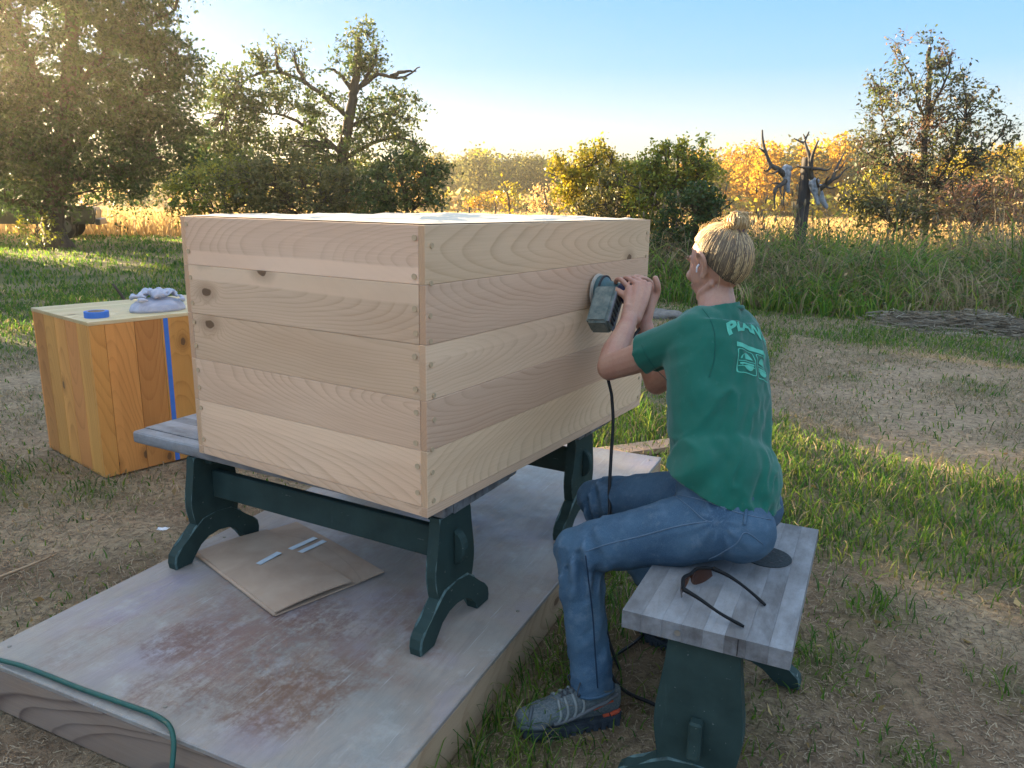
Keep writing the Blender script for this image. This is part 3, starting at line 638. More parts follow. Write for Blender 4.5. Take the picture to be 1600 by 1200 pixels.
def tree(name, label, cat, D, base_px, skel, ell, pal, leaf=.085, per=46, spread=.30, seed=1, density=1.0, group=None, trunk_r=.16, twig=.45, mat=None, jit=.3, accents=None, minz=.12, gaps=True, hang=.35, crown_name='crown', bmat=None):
    rng = np.random.default_rng(seed); base = grd(base_px, D)
    t = thing(name, label, cat, tuple(base), 0, group)
    wood_ = MB(); sk = []
    for i, path in enumerate(skel):
        pts = np.array([at(px, py, D + (dd[0] if dd else 0)) for px, py, *dd in path]); 
        if i == 0: pts[0] = base
        pts = catmull(pts, 6); pts += rng.normal(size=pts.shape) * .015
        r0 = trunk_r if i == 0 else trunk_r * .36; r1 = r0 * (.45 if i == 0 else .22)
        rad = np.linspace(r0, r1, len(pts)); 
        if i == 0: rad[:3] *= (1.5, 1.25, 1.1)
        wood_.tube(pts - base, rad, 9 if i == 0 else 7); sk.append(pts)
    sk = np.concatenate(sk)
    cc = clumps(ell, D, rng, density)
    for c in cc[rng.random(len(cc)) < twig]:
        dist = np.linalg.norm(sk - c, axis=1) + np.maximum(0, sk[:, 2] - c[2] + .2) * 1.5; k = dist.argmin(); a = sk[k]
        if np.linalg.norm(a - c) > .2 * D: continue
        mid = (a + c) / 2 + rng.normal(size=3) * .12 + np.array([0, 0, .10]); r = .012 + .010 * np.linalg.norm(a - c)
        wood_.tube(catmull([a - base, mid - base, c - base], 3), np.linspace(r, .005, 7), 5, cap=False)
    link('trunk', wood_.mesh(), t, mat=bmat or M_BARK)
    K = 6; leaf *= 1.15; ctr = sk[rng.integers(0, len(sk), 1)] * 0 + cc.mean(0)
    out = cc - ctr; out /= np.linalg.norm(out, axis=1)[:, None] + 1e-9
    td = rng.normal(size=(len(cc), K, 3)) + out[:, None] * .75 + np.array([0, 0, .35]); td /= np.linalg.norm(td, axis=2)[..., None]; tl = spread * rng.uniform(.9, 2.3, (len(cc), K, 1))
    nl = rng.integers(int(per * .6), int(per * 1.5), len(cc)); idx = np.repeat(np.arange(len(cc)), nl); N = len(idx); kk = rng.integers(0, K, N); uu = rng.random((N, 1)) ** .8
    bend = np.array([0, 0, -.28]) * (uu ** 2) * tl[idx, kk]
    P = cc[idx] + td[idx, kk] * tl[idx, kk] * uu + bend + rng.normal(size=(N, 3)) * (leaf * .42)
    c0 = np.repeat(cc, K, 0); dd_ = td.reshape(-1, 3); ll_ = tl.reshape(-1, 1); wv = np.cross(dd_, rng.normal(size=dd_.shape)); wv /= np.linalg.norm(wv, axis=1)[:, None]; wv *= .0035 * D / 18
    e0 = c0 + dd_ * ll_ * .5 + np.array([0, 0, -.07]) * ll_; e1 = c0 + dd_ * ll_ + np.array([0, 0, -.28]) * ll_; Vt = np.stack([c0 - wv, c0 + wv, e0 + wv * .7, e0 - wv * .7, e1 + wv * .4, e1 - wv * .4], 1).reshape(-1, 3); q = np.arange(len(c0))[:, None] * 6
    tag(link('twigs', np_mesh(Vt - base, np.concatenate([q + np.array([[0, 1, 2, 3]]), q + np.array([[3, 2, 4, 5]])])), t, mat=bmat or M_BARK), kind='stuff')
    pal_c = tints(pal, len(cc), rng)[idx]; own = tints(pal, N, rng); T = pal_c * .55 + own * .45
    if accents:
        for (apx, apy, ar, apal, frac) in accents:
            c = at(apx, apy, D); near = (np.linalg.norm((P - c) * np.array([1, .6, 1]), axis=1) < ar * D / F_PX) & (rng.random(N) < frac); T[near] = tints(apal, N, rng)[near]
    keep = P[:, 2] > minz
    if gaps: keep &= ~sun_gaps(P)
    link(crown_name, leaf_mesh(P[keep] - base, leaf, rng, T[keep], jit, hang), t, mat=mat or M_LEAF)
    return t

# --- haze added for the sun's golden glare, one closed volume round camera and scene
hz = link('haze', box_me(1300, 800, 17.5, 0), loc=(0, 340, 7.75)); tag(hz, 'thin golden haze added over the whole yard and field for the sun glare', kind='stuff')
hm_ = bpy.data.materials.new('glare_haze'); hm_.use_nodes = True; ht = hm_.node_tree; ht.nodes.remove(ht.nodes['Principled BSDF'])
pv = ht.nodes.new('ShaderNodeVolumePrincipled'); pv.inputs['Color'].default_value = (1.0, .90, .70, 1); pv.inputs['Density'].default_value = HAZE; pv.inputs['Anisotropy'].default_value = .72
ht.links.new(pv.outputs[0], ht.nodes['Material Output'].inputs['Volume']); hz.data.materials.append(hm_)
# --- big tree at the left
tree('leafy_tree', 'big dense dark tree at the left edge with its crown rising out of the picture', 'tree', 24.0, 84,
     [[(84, 390), (82, 330), (92, 260), (105, 180), (110, 60), (120, -60)], [(88, 300), (40, 240), (-20, 200), (-90, 170)], [(95, 250), (160, 190), (220, 150), (262, 120)], [(100, 200), (60, 120), (30, 40), (0, -40)], [(106, 150), (170, 80), (230, 40), (275, 15)], [(90, 290), (150, 270), (220, 250)], [(84, 345), (50, 320), (10, 312), (-20, 305)]],
     [(40, 30, 170, 110), (150, 30, 80, 70, .8), (190, 130, 100, 80, 1.1), (100, 130, 150, 100), (30, 210, 150, 90), (130, 215, 130, 75), (235, 190, 65, 65), (225, 250, 75, 48), (120, 270, 120, 38, .9), (-60, 120, 110, 130, .7), (215, 45, 48, 40, .5), (262, 78, 34, 30, .45), (270, 110, 34, 28, .6), (100, -70, 160, 80, .7), (300, 235, 26, 40, .5), (20, 275, 80, 30, .7)],
     'dark', .10, 62, .36, 21, 1.45, trunk_r=.30, twig=.35)
tree('sucker_shoots', 'leafy shoots growing from the foot of the big tree at the left', 'shrub', 23.3, 62, [[(62, 392), (60, 365), (58, 345)]], [(60, 362, 22, 26), (75, 372, 18, 16)], 'lime', .07, 30, .16, 22, 2.2, trunk_r=.02)
# --- old apple tree, centre left
tree('apple_tree', 'old fruit tree with a bare forked trunk and drooping leafy limbs behind the box', 'tree', 26.5, 530,
     [[(530, 380), (533, 300), (536, 240), (545, 190), (552, 148), (558, 110), (562, 60)], [(550, 150), (572, 122), (586, 92), (588, 70)], [(547, 185), (515, 158), (478, 130), (440, 114), (405, 115), (375, 135), (350, 180)], [(545, 198), (580, 184), (610, 178), (640, 190)], [(553, 142), (590, 118), (625, 122), (655, 105)], [(553, 145), (535, 120), (520, 108), (500, 110)], [(537, 240), (490, 205), (440, 180), (395, 175)], [(536, 250), (580, 225), (620, 215), (655, 225)], [(610, 120), (632, 112), (650, 112)], [(440, 114), (432, 95), (432, 75)], [(478, 130), (462, 100), (460, 80)]],
     [(562, 78, 24, 34, 1.0), (578, 118, 34, 24, .6), (545, 110, 22, 18, .6), (405, 140, 62, 34, .9), (352, 190, 45, 55, .9), (430, 190, 60, 40, .8), (460, 95, 14, 26, .6), (432, 92, 12, 22, .6), (400, 105, 20, 20, .6), (500, 160, 40, 30, .45), (605, 180, 46, 36, .9), (632, 165, 22, 24, .7), (520, 235, 60, 40, .7), (440, 245, 80, 42, .8), (345, 245, 45, 45, .8), (620, 225, 42, 30, .8), (575, 215, 40, 30, .6)],
     'apple', .108, 46, .33, 31, 2.7, trunk_r=.23, twig=.6)
# --- bushes below it
for (lab, px, D, ell, pal, sd, lf) in (
    ('dense green bush at the foot of the old fruit tree, right behind the big box', 480, 17.5, [(470, 300, 90, 50), (540, 305, 60, 42), (410, 300, 60, 42)], 'olive', 41, .07),
    ('rounded green and yellow bush at the right of the old fruit tree, above the box', 632, 16.3, [(632, 285, 48, 45), (668, 290, 34, 36), (600, 300, 40, 40), (640, 245, 22, 22, .6)], 'apple', 42, .07),
    ('sunlit yellow green bush between the two tall trees at the left', 350, 18.0, [(350, 300, 55, 42), (310, 305, 40, 34), (380, 280, 34, 34)], 'lime', 43, .07)):
    tree('bush', lab, 'bush', D, px, [[(px, 380), (px + 3, 330), (px - 4, 290)], [(px, 350), (px - 30, 310), (px - 50, 290)], [(px, 350), (px + 25, 310), (px + 40, 290)]], ell, pal, lf, 50, .22, sd, 2.6, trunk_r=.05)
# --- bushes right of the box
tree('bush', 'bright yellow bush in the sun just right of the far end of the big box', 'bush', 16.0, 915, [[(915, 400), (915, 330), (912, 260)], [(915, 350), (890, 290), (880, 265)], [(915, 350), (945, 290), (955, 255)]],
     [(905, 262, 34, 26), (890, 292, 26, 26), (940, 262, 36, 24), (920, 300, 40, 30), (965, 265, 28, 24, .7), (938, 240, 10, 14, .5)], 'yellow', .07, 44, .17, 51, 2.8, trunk_r=.04)
tree('bush', 'tall lime green bush with upright shoots, left of the antler post', 'bush', 14.5, 1050, [[(1050, 420), (1052, 340), (1060, 240)], [(1050, 370), (1015, 300), (1000, 262)], [(1050, 370), (1085, 300), (1095, 262)], [(1052, 340), (1042, 270), (1048, 222)], [(1052, 340), (1075, 260), (1090, 228)]],
     [(1050, 265, 48, 34), (1085, 275, 34, 34), (1010, 280, 36, 32), (1048, 236, 10, 20, .5), (1092, 240, 9, 18, .5), (1028, 250, 9, 16, .5), (1040, 320, 62, 42, .8), (1068, 240, 8, 14, .5)], 'lime', .062, 44, .16, 52, 3.0, trunk_r=.04)
tree('bush', 'dark green leafy bush beside the lime green bush, above the head of the woman', 'bush', 13.2, 1085, [[(1085, 430), (1085, 370), (1088, 310)], [(1085, 390), (1108, 345), (1118, 320)]],
     [(1095, 312, 30, 26), (1110, 335, 20, 26), (1075, 340, 32, 36), (1060, 380, 40, 34, .7)], 'dark', .062, 40, .14, 53, 3.0, trunk_r=.03)
tree('bush', 'olive green bush between the yellow bush and the lime green bush', 'bush', 15.2, 975, [[(975, 420), (975, 350), (972, 290)], [(975, 370), (950, 330), (940, 310)]],
     [(975, 295, 42, 34), (950, 330, 46, 36), (1000, 335, 40, 36), (960, 370, 50, 34, .7)], 'olive', .06, 40, .17, 54, 2.6, trunk_r=.03)
# --- purple leaved tree at the right
tree('fruit_tree', 'dull purple and green leaved tree standing in the tall weeds at the right', 'tree', 21.0, 1447,
     [[(1447, 430), (1446, 330), (1444, 250), (1450, 160), (1452, 75)], [(1446, 320), (1400, 250), (1380, 180), (1375, 120)], [(1446, 310), (1490, 240), (1510, 170), (1500, 100)], [(1445, 290), (1390, 260), (1345, 235)], [(1446, 300), (1520, 250), (1560, 215)], [(1448, 200), (1425, 130), (1408, 85)], [(1450, 180), (1480, 120), (1488, 75)]],
     [(1450, 95, 22, 34, .6), (1410, 100, 24, 34, .6), (1490, 95, 22, 32, .6), (1385, 130, 26, 40, .7), (1518, 140, 28, 34, .6), (1450, 155, 60, 44, .9), (1400, 190, 50, 44), (1500, 195, 55, 44), (1450, 235, 70, 44), (1360, 232, 36, 28, .8), (1545, 200, 30, 24, .6), (1545, 235, 34, 26, .7), (1395, 270, 56, 40), (1490, 270, 64, 42), (1440, 305, 70, 36, .9)],
     'purple', .078, 30, .24, 61, 1.8, trunk_r=.10, twig=.6, accents=[(1448, 205, 24, 'red', .6), (1380, 140, 20, 'lime', .35), (1465, 245, 26, 'yellow', .5), (1365, 285, 24, 'yellow', .45), (1400, 70, 25, 'red', .35)])
# --- shrubs in the weeds at the right
for (lab, px, D, ell, pal, sd) in (
    ('olive bush in the weeds right of the antler post, under the purple leaved tree', 1400, 17.0, [(1395, 325, 40, 26), (1360, 318, 30, 24), (1430, 335, 30, 20)], 'olive', 71),
    ('pale pinkish shrub in the weeds right of the purple leaved tree', 1520, 17.5, [(1510, 318, 44, 28), (1560, 325, 34, 24)], 'red', 72),
    ('yellow shrub in the sun behind the purple leaved tree, at its right', 1540, 34.0, [(1500, 255, 22, 18), (1545, 262, 40, 22), (1590, 258, 30, 22)], 'yellow', 73),
    ('olive shrub at the right edge in front of the far trees', 1585, 27.0, [(1585, 285, 40, 26), (1545, 300, 30, 20)], 'olive', 74),
    ('yellow shrub in the sun left of the trunk of the purple leaved tree', 1362, 26.0, [(1362, 285, 26, 20), (1345, 305, 24, 20)], 'yellow', 75)):
    tree('shrub', lab, 'shrub', D, px, [[(px, 400), (px, 350), (px + 2, 310)], [(px, 360), (px - 20, 330), (px - 30, 310)]], ell, pal, .07 * max(1, D / 22), 34, .22, sd, 3.0, trunk_r=.03)
for (lab, px, D, ell, pal, sd, lf) in (
    ('low orange shrub out in the field above the big box', 772, 60.0, [(765, 312, 26, 8), (790, 310, 14, 8), (735, 316, 16, 6)], 'orange', 81, .20),
    ('slim yellow sapling with a dark forked stem in the field above the box', 794, 40.0, [(790, 303, 7, 16, .5), (803, 308, 7, 11, .5)], 'yellow', 82, .14),
    ('thin tan shrub in the field left of the bright yellow bush', 852, 42.0, [(852, 308, 18, 20, .6), (838, 312, 12, 12, .5), (872, 310, 12, 16, .5)], 'golddry', 83, .14)):
    tree('shrub', lab, 'shrub', D, px, [[(px + 4, 334), (px + 2, 322), (px - 2, 300)], [(px + 3, 326), (px + 8, 314), (px + 12, 302)]], ell, pal, lf, 26, .35, sd, 5.0, trunk_r=.08, bmat=M_BARK)

# --- unseen hedge added past the left edge to shade the yard
for i, (az, D, h, wd) in enumerate(((-39.5, 24, 4.2, 60), (-44, 22, 4.2, 70), (-48.5, 21, 4.3, 80), (-53, 20.5, 4.3, 80), (-58, 20, 4.3, 90), (-63.5, 20, 4.3, 90), (-70, 20, 4.3, 90))):
    rng = np.random.default_rng(90 + i); base = np.array([D * math.sin(R(az)), D * math.cos(R(az)), 0]); t = thing('shade_hedge', 'broad dark hedge bush added out of view at the left to shade the yard', 'bush', tuple(base), 0, 'added hedge bushes shading the yard from the left')
    k = 330; cc = np.stack([rng.uniform(-1.6, 1.6, k), rng.uniform(-.8, .8, k), rng.uniform(.1, h, k) ** 1.0], 1); cc[:, :2] *= np.sqrt(np.clip(1.15 - (cc[:, 2:3] / h) ** 3, .05, 1))
    mb = MB()
    for j in range(7):
        e = cc[rng.integers(k)]; mb.tube(catmull([(e[0] * .15, e[1] * .15, 0), (e[0] * .6, e[1] * .6, e[2] * .5), tuple(e)], 3), np.linspace(.035, .008, 7), 5)
    link('stems', mb.mesh(), t, mat=M_BARK)
    P = np.repeat(cc, 46, 0) + rng.normal(size=(k * 46, 3)) * .2; keep = (P[:, 2] > .02) & ~sun_gaps(P + base)
    link('foliage', leaf_mesh(P[keep], .15, rng, tints('dark', len(P), rng)[keep], .3), t, mat=M_LEAF)

# --- wood across the field: single trees in front, a mass behind
def far_proto(pal, seed, h=11.0, n=1500):
    rng = np.random.default_rng(seed); mb = MB(); k = rng.integers(5, 9); C0 = []
    for i in range(k):
        z = rng.uniform(.35, .92) * h; r = rng.uniform(.14, .24) * h * (1.15 - .5 * abs(z / h - .55)); C0.append((rng.normal() * .12 * h, rng.normal() * .12 * h, z, r))
    C0.append((0, 0, .55 * h, .27 * h)); C0.append((.02 * h, 0, .25 * h, .22 * h)); P = []
    for (x, y, z, r) in C0:
        m = int(n / len(C0)); sub = rng.normal(size=(m // 14, 3)); sub /= np.linalg.norm(sub, axis=1)[:, None]; sub = np.array([x, y, z]) + sub * r * rng.uniform(.55, 1, (len(sub), 1))
        P.append(np.repeat(sub, 14, 0) + rng.normal(size=(len(sub) * 14, 3)) * .07 * h)
    P = np.concatenate(P); P = P[P[:, 2] > .2]
    cl = leaf_mesh(P, .62, rng, tints(pal, len(P), rng), .35, .3, .8)
    for (x, y, z, r) in C0[:4]: mb.tube(catmull([(0, 0, .2 * h), (x * .5, y * .5, z * .7), (x, y, z)], 3), np.linspace(.14, .04, 7), 5)
    mb.tube([(0, 0, 0), (.1, 0, .3 * h), (0, 0, .8 * h)], [.28, .2, .05], 6)
    return cl, mb.mesh()
protos = {}
for j, pal in enumerate(('orange', 'orange', 'yellow', 'olive', 'olive', 'orange')): protos.setdefault(pal, []).append(far_proto(pal, 200 + j))
ZONES = ((-999, 300, 'behind the big tree at the left'), (300, 660, 'behind the old fruit tree'), (660, 760, 'in the row across the field, just right of the old fruit tree'), (760, 900, 'in the row across the field, left of the bright yellow bush'), (900, 1190, 'in the row across the field, left of the antler post'), (1190, 1330, 'in the row across the field, around the antler post'), (1330, 9999, 'across the field behind the purple leaved tree'))
FK = {'orange': 'orange autumn tree', 'yellow': 'yellow autumn tree', 'olive': 'olive green tree'}
def far_tree(px, D, top, pal, rng):
    cl, tr = protos[pal][rng.integers(len(protos[pal]))]; base = grd(px, D); hgt = at(px, top, D)[2] / 11.0
    zn = [z_ for a_, b_, z_ in ZONES if a_ <= px < b_][0]; t = thing('field_tree', FK[pal] + ' ' + zn, 'tree', tuple(base), rng.uniform(0, 6.28), FK[pal] + 's ' + zn); t.scale = (hgt * rng.uniform(.8, 1.1), hgt * rng.uniform(.8, 1.1), hgt)
    link('crown', cl, t); link('trunk', tr, t)
for L_ in protos.values():
    for cl, tr in L_:
        cl.materials.append(M_LEAF_FAR); tr.materials.append(M_BARK)
rng = np.random.default_rng(77)
for px in np.arange(-60, 660, 42): far_tree(px + rng.uniform(-14, 14), rng.uniform(95, 130), rng.uniform(255, 275), ('olive', 'orange', 'olive')[rng.integers(3)], rng)
for px in np.arange(660, 905, 15):
    top = np.interp(px, [660, 690, 770, 800, 850, 900], [238, 246, 233, 246, 244, 252]) + rng.uniform(-4, 8); far_tree(px + rng.uniform(-6, 6), rng.uniform(105, 128), top, ('olive', 'olive', 'orange', 'olive', 'yellow')[rng.integers(5)], rng)
for px in np.arange(1090, 1640, 15):
    top = np.interp(px, [1090, 1150, 1200, 1240, 1290, 1340, 1450, 1560, 1640], [246, 240, 234, 238, 222, 240, 250, 238, 236]) + rng.uniform(-4, 8); far_tree(px + rng.uniform(-6, 6), rng.uniform(92, 118), top, ('orange', 'orange', 'orange', 'yellow', 'olive')[rng.integers(5)], rng)
# mass behind
P = []; T = []
for px in np.arange(-200, 1800, 7):
    D = rng.uniform(140, 190); top = rng.uniform(248, 268); c = at(px, top, D); k = 150
    q = np.stack([c[0] + rng.normal(size=k) * 1.6, c[1] + rng.normal(size=k) * 1.6, c[2] * rng.uniform(.05, 1, k) ** .7], 1); P.append(q); T.append(tints(('olive', 'orange', 'dark')[rng.integers(3)], k, rng))
P = np.concatenate(P); me = leaf_mesh(P, .95, rng, np.concatenate(T), .3, .2, .85)
tag(link('far_wood', me, mat=M_LEAF_FAR), 'continuous wood of autumn trees behind the row across the field', kind='stuff')
# low scrub under the far wood
P = []; T = []
for px in np.arange(-100, 1750, 4):
    D = rng.uniform(88, 104); c = grd(px, D); k = 12; P.append(np.stack([c[0] + rng.normal(size=k) * .7, c[1] + rng.normal(size=k) * .9, rng.uniform(.1, 2.6, k)], 1)); T.append(tints(('olive', 'yellow', 'golddry', 'orange')[rng.integers(4)], k, rng))
tag(link('field_scrub', leaf_mesh(np.concatenate(P), .8, rng, np.concatenate(T), .3, .2, .8), mat=M_LEAF_FAR), 'low autumn scrub along the foot of the far trees', kind='stuff')
# hill
hx = np.linspace(110, 420, 60); hv = []; hf = []
for j_, yy in enumerate(np.linspace(190, 330, 12)):
    for x in hx: hv.append((x, yy, max(-2, (13 * float(sstep(125, 215, x)) * math.sin(math.pi * (j_ / 11)) + 2.0 * vnoise(np.array(x / 7.), np.array(yy / 7.))) if j_ not in (0, 11) else -2)))
for j_ in range(11):
    for i in range(59): hf.append((j_ * 60 + i, j_ * 60 + i + 1, (j_ + 1) * 60 + i + 1, (j_ + 1) * 60 + i))
me = smooth(np_mesh(np.array(hv), np.array(hf))); g = G('wooded_hill', .95, .05); p = g.pos(); f = g.noise(p, .12, 6, .7); g.base(g.ramp(f, [(.35, (.025, .04, .03)), (.7, (.075, .085, .045))])); g.bump(f, 1, 6)
tag(link('hill', me, mat=g.m), 'dark wooded hill at the far right', kind='structure')

# ------------------------------------------------------------------ grass, straw and weeds
def blade_mat(name, rough=.6, amount=.55): return leaf_mat(name, rough, amount, .25)
M_BLADE = blade_mat('grass_blade')
def blades(P, h, w, lean, rng, tint, curl=.5, name=None):
    """each blade: a bent strip of two quads and a tip triangle"""
    n = len(P); a = rng.uniform(0, 2 * np.pi, n); d = np.stack([np.cos(a), np.sin(a), np.zeros(n)], 1); f = rng.uniform(0, 2 * np.pi, n); s = np.stack([np.cos(f), np.sin(f), np.zeros(n)], 1)
    up = np.array([0, 0, 1.0]); h = h[:, None]; w = w[:, None]; l = lean[:, None]
    p1 = P + up * h * .5 + d * h * l * .25; p2 = P + up * h * (.85 - .25 * l * curl) + d * h * l * .7; p3 = P + up * h * (1 - .75 * l * curl) + d * h * l * 1.15
    V = np.stack([P - s * w, P + s * w, p1 - s * w * .8, p1 + s * w * .8, p2 - s * w * .5, p2 + s * w * .5, p3], 1).reshape(-1, 3)
    k = np.arange(n)[:, None] * 7
    F = np.concatenate([k + np.array([[0, 1, 3]]), k + np.array([[0, 3, 2]]), k + np.array([[2, 3, 5]]), k + np.array([[2, 5, 4]]), k + np.array([[4, 5, 6]])]).reshape(-1, 3)
    me = np_mesh(V, F); vcol(me, 'tint', np.repeat(tint, 7, 0)); return me
GREEN = np.array([(.08, .17, .022), (.11, .22, .028), (.16, .25, .03), (.06, .14, .028), (.22, .25, .045)]); TAN = np.array([(.34, .26, .14), (.26, .20, .11), (.42, .33, .19), (.22, .17, .10)])
def pick(A, n, rng): return A[rng.integers(0, len(A), n)] * rng.uniform(.75, 1.25, (n, 1))
TANS = TAN
TAN = math.tan(SUN_EL)
def on_plat(x, y):
    pn = x * UN[0] + y * UN[1]; pu = x * UA[0] + y * UA[1]; return (pn > -2.11) & (pn < -.795) & (pu > 1.075) & (pu < 3.63)
def in_view(x, y, m=.12): return (y > .9) & (np.abs(x) < y * (.70 + m) + .4)
# mown grass
rng = np.random.default_rng(301); N = 900000
r_ = 1.2 + 12.5 * rng.random(N) ** .8; az = rng.uniform(-.95, .95, N); x, y = r_ * np.sin(az), r_ * np.cos(az)
gm_ = grass_mask(x, y); keep = (rng.random(N) < np.maximum(gm_, .10 * (y > 3.5)) * np.clip(.55 / (1 + (r_ / 5) ** 1.5), 0.06, 1)) & ~on_plat(x, y); x, y, r_, gm_ = x[keep], y[keep], r_[keep], gm_[keep]
pn = x * UN[0] + y * UN[1]; pu = x * UA[0] + y * UA[1]; long_ = (pn > -.80) & (pn < -.45) & (pu > .7) & (pu < 2.4); wall = long_ | ((x < .9) & (x > -.2) & (y > 4.2) & (y < 7))
h = rng.uniform(.025, .075, len(x)) * (.6 + .7 * gm_); h[wall] *= 1.8
litg = (x > .8) & (y > 2.4) & (y < 5.2); h[litg] *= 1.5
tn = pick(GREEN, len(x), rng); dr = rng.random(len(x)) < .16; tn[dr] = pick(TANS, int(dr.sum()), rng)
P = np.stack([x, y, ground_h(x, y) - .004], 1)
tag(link('grass', blades(P, h, .0016 * (1 + r_ / 3.2), rng.uniform(.2, 1.0, len(x)), rng, tn), mat=M_BLADE), 'short green grass growing over the yard', kind='stuff'); print('grass', len(x))
# straw litter
N = 320000; r_ = 1.1 + 9.5 * rng.random(N) ** 1.1; az = rng.uniform(-.95, .95, N); x, y = r_ * np.sin(az), r_ * np.cos(az)
keep = ~on_plat(x, y) & (rng.random(N) < np.clip(1.0 - .6 * grass_mask(x, y), .2, 1) * np.where(y < 3.3, 1, .55)); x, y, r_ = x[keep], y[keep], r_[keep]; n = len(x)
a = rng.uniform(0, 2 * np.pi, n); L = rng.uniform(.004, .024, n) * (1 + r_ / 9); W = rng.uniform(.0004, .0009, n) * (1 + r_ / 3); d = np.stack([np.cos(a), np.sin(a), rng.uniform(-.05, .22, n)], 1) * L[:, None]; s = np.stack([-np.sin(a), np.cos(a), rng.uniform(-.4, .4, n)], 1) * W[:, None]
P = np.stack([x, y, ground_h(x, y) + .002], 1); V = np.stack([P - d * .5 - s, P - d * .5 + s, P + d * .5 + s, P + d * .5 - s], 1).reshape(-1, 3); V[:, 2] = np.maximum(V[:, 2], np.repeat(P[:, 2], 4) - .002)
me = np_mesh(V, np.arange(4 * n).reshape(n, 4)); vcol(me, 'tint', np.repeat(pick(np.array([(.36, .27, .17), (.28, .20, .13), (.32, .24, .155), (.20, .14, .09), (.14, .095, .06)]), n, rng), 4, 0))
tag(link('straw', me, mat=blade_mat('straw_bits', .8, .1)), 'dry straw and clippings strewn over the soil', kind='stuff')
# matted dead grass on the worn track
N = 420000; r_ = 2.2 + 9.5 * rng.random(N) ** .85; az = rng.uniform(-.95, .95, N); x, y = r_ * np.sin(az), r_ * np.cos(az); gm_ = grass_mask(x, y)
keep = ~on_plat(x, y) & (rng.random(N) < .42 * (1 - .6 * gm_) * sstep(.3, .62, fbm(x * 1.4 + 31, y * 1.4, 4)) * np.where(y > 3.2, 1, .45)); x, y, r_ = x[keep], y[keep], r_[keep]; n = len(x)
tag(link('dead_grass', blades(np.stack([x, y, ground_h(x, y) - .002], 1), rng.uniform(.02, .055, n), .0011 * (1 + r_ / 3.2), rng.uniform(.7, 1.6, n), rng, pick(np.array([(.42, .32, .20), (.36, .28, .185), (.50, .40, .27), (.30, .25, .15), (.22, .20, .09)]), n, rng), .9), mat=M_BLADE), 'matted dead grass over the worn track', kind='stuff'); print('dead', n)
# lawn further off at the left
N = 110000; x = rng.uniform(-24, 1, N); y = rng.uniform(7, 32, N); r_ = np.hypot(x, y); keep = (rng.random(N) < np.clip(10 / r_, 0, 1) * grass_mask(x, y)) & (np.abs(x) < .8 * y) & (r_ > 10); x, y, r_ = x[keep], y[keep], r_[keep]
tn = pick(GREEN, len(x), rng)
tag(link('lawn', blades(np.stack([x, y, ground_h(x, y)], 1), rng.uniform(.05, .11, len(x)), (.0007 * r_), rng.uniform(.2, .9, len(x)), rng, tn), mat=M_BLADE), 'short lawn in the shade of the trees at the left', kind='stuff')
# tall weeds at the right
def weed_front(x): return np.interp(x, [-.5, .6, 2.0, 4.0, 6.0, 12.0], [16., 12.2, 10.9, 9.7, 8.9, 7.6])
N = 30000; x = rng.uniform(.2, 13.5, N); y = weed_front(x) + rng.gamma(1.6, 2.4, N); keep = (np.abs(x) < .78 * y) & (y < 21) & ~((x < 2.6) & (y > 17)) & ~((x > 3.7) & (x < 5.1) & (y > 11.5) & (rng.random(N) < .5)); x, y = x[keep], y[keep]; n = len(x)
hz = np.clip((y - weed_front(x)) / 3.0, .12, 1); cl = fbm(x * .9, y * .9, 3)
h = (.35 + .90 * hz) * rng.uniform(.35, 1.15, n) * (.25 + 1.5 * cl); tan_ = rng.random(n) < np.clip(.40 + 1.9 * (fbm(x * .7 + 5, y * .7, 3) - .45) + .22 * (y > 13), .1, .85)
tn = pick(GREEN, n, rng) * (.6 + 1.1 * fbm(x * 1.6 + 20, y * 1.6, 3))[:, None]; tn[tan_] = pick(TANS, int(tan_.sum()), rng) * 1.1
tag(link('tall_weeds', blades(np.stack([x, y, x * 0], 1), h, rng.uniform(.005, .014, n), rng.uniform(.15, 1.3, n), rng, tn, .8), mat=M_BLADE), 'tall tangled green and tan grass and weeds along the edge of the yard', kind='stuff')
# seed stalks standing above the weeds
sm = MB(); rs_ = np.random.default_rng(15)
for i in range(130):
    x0 = rs_.uniform(1.5, 12); y0 = float(weed_front(np.array(x0))) + rs_.uniform(1.2, 6.5); hh_ = rs_.uniform(.9, 1.7); lx, ly = rs_.normal() * .14, rs_.normal() * .14
    tip = np.array([x0 + lx, y0 + ly, hh_]); sm.tube(catmull([(x0, y0, 0), (x0 + lx * .3, y0 + ly * .3, hh_ * .6), tip], 3), np.linspace(.006, .003, 7), 4, cap=False)
    sm.tube([tip - (0, 0, .02), tip + (0, 0, .03), tip + (lx * .1, ly * .1, .10)], [.006, .020, .006], 6)
tag(link('seed_stalks', sm.mesh(), mat=M_STEM), 'dry brown seed stalks standing above the tall weeds', kind='stuff')
# fallen leaves on the soil
k_ = 420; r_ = 1.3 + 8 * rs_.random(k_); az = rs_.uniform(-.68, .68, k_); P = np.stack([r_ * np.sin(az), r_ * np.cos(az), np.full(k_, .008)], 1); P[:, 2] += ground_h(P[:, 0], P[:, 1]); P = P[~on_plat(P[:, 0], P[:, 1])]
lf_ = leaf_mesh(P, .034, rs_, tints('golddry', len(P), rs_) * .55, .4, 0)
tag(link('fallen_leaves', lf_, mat=M_LEAF), 'small dry leaves fallen on the soil', kind='stuff')
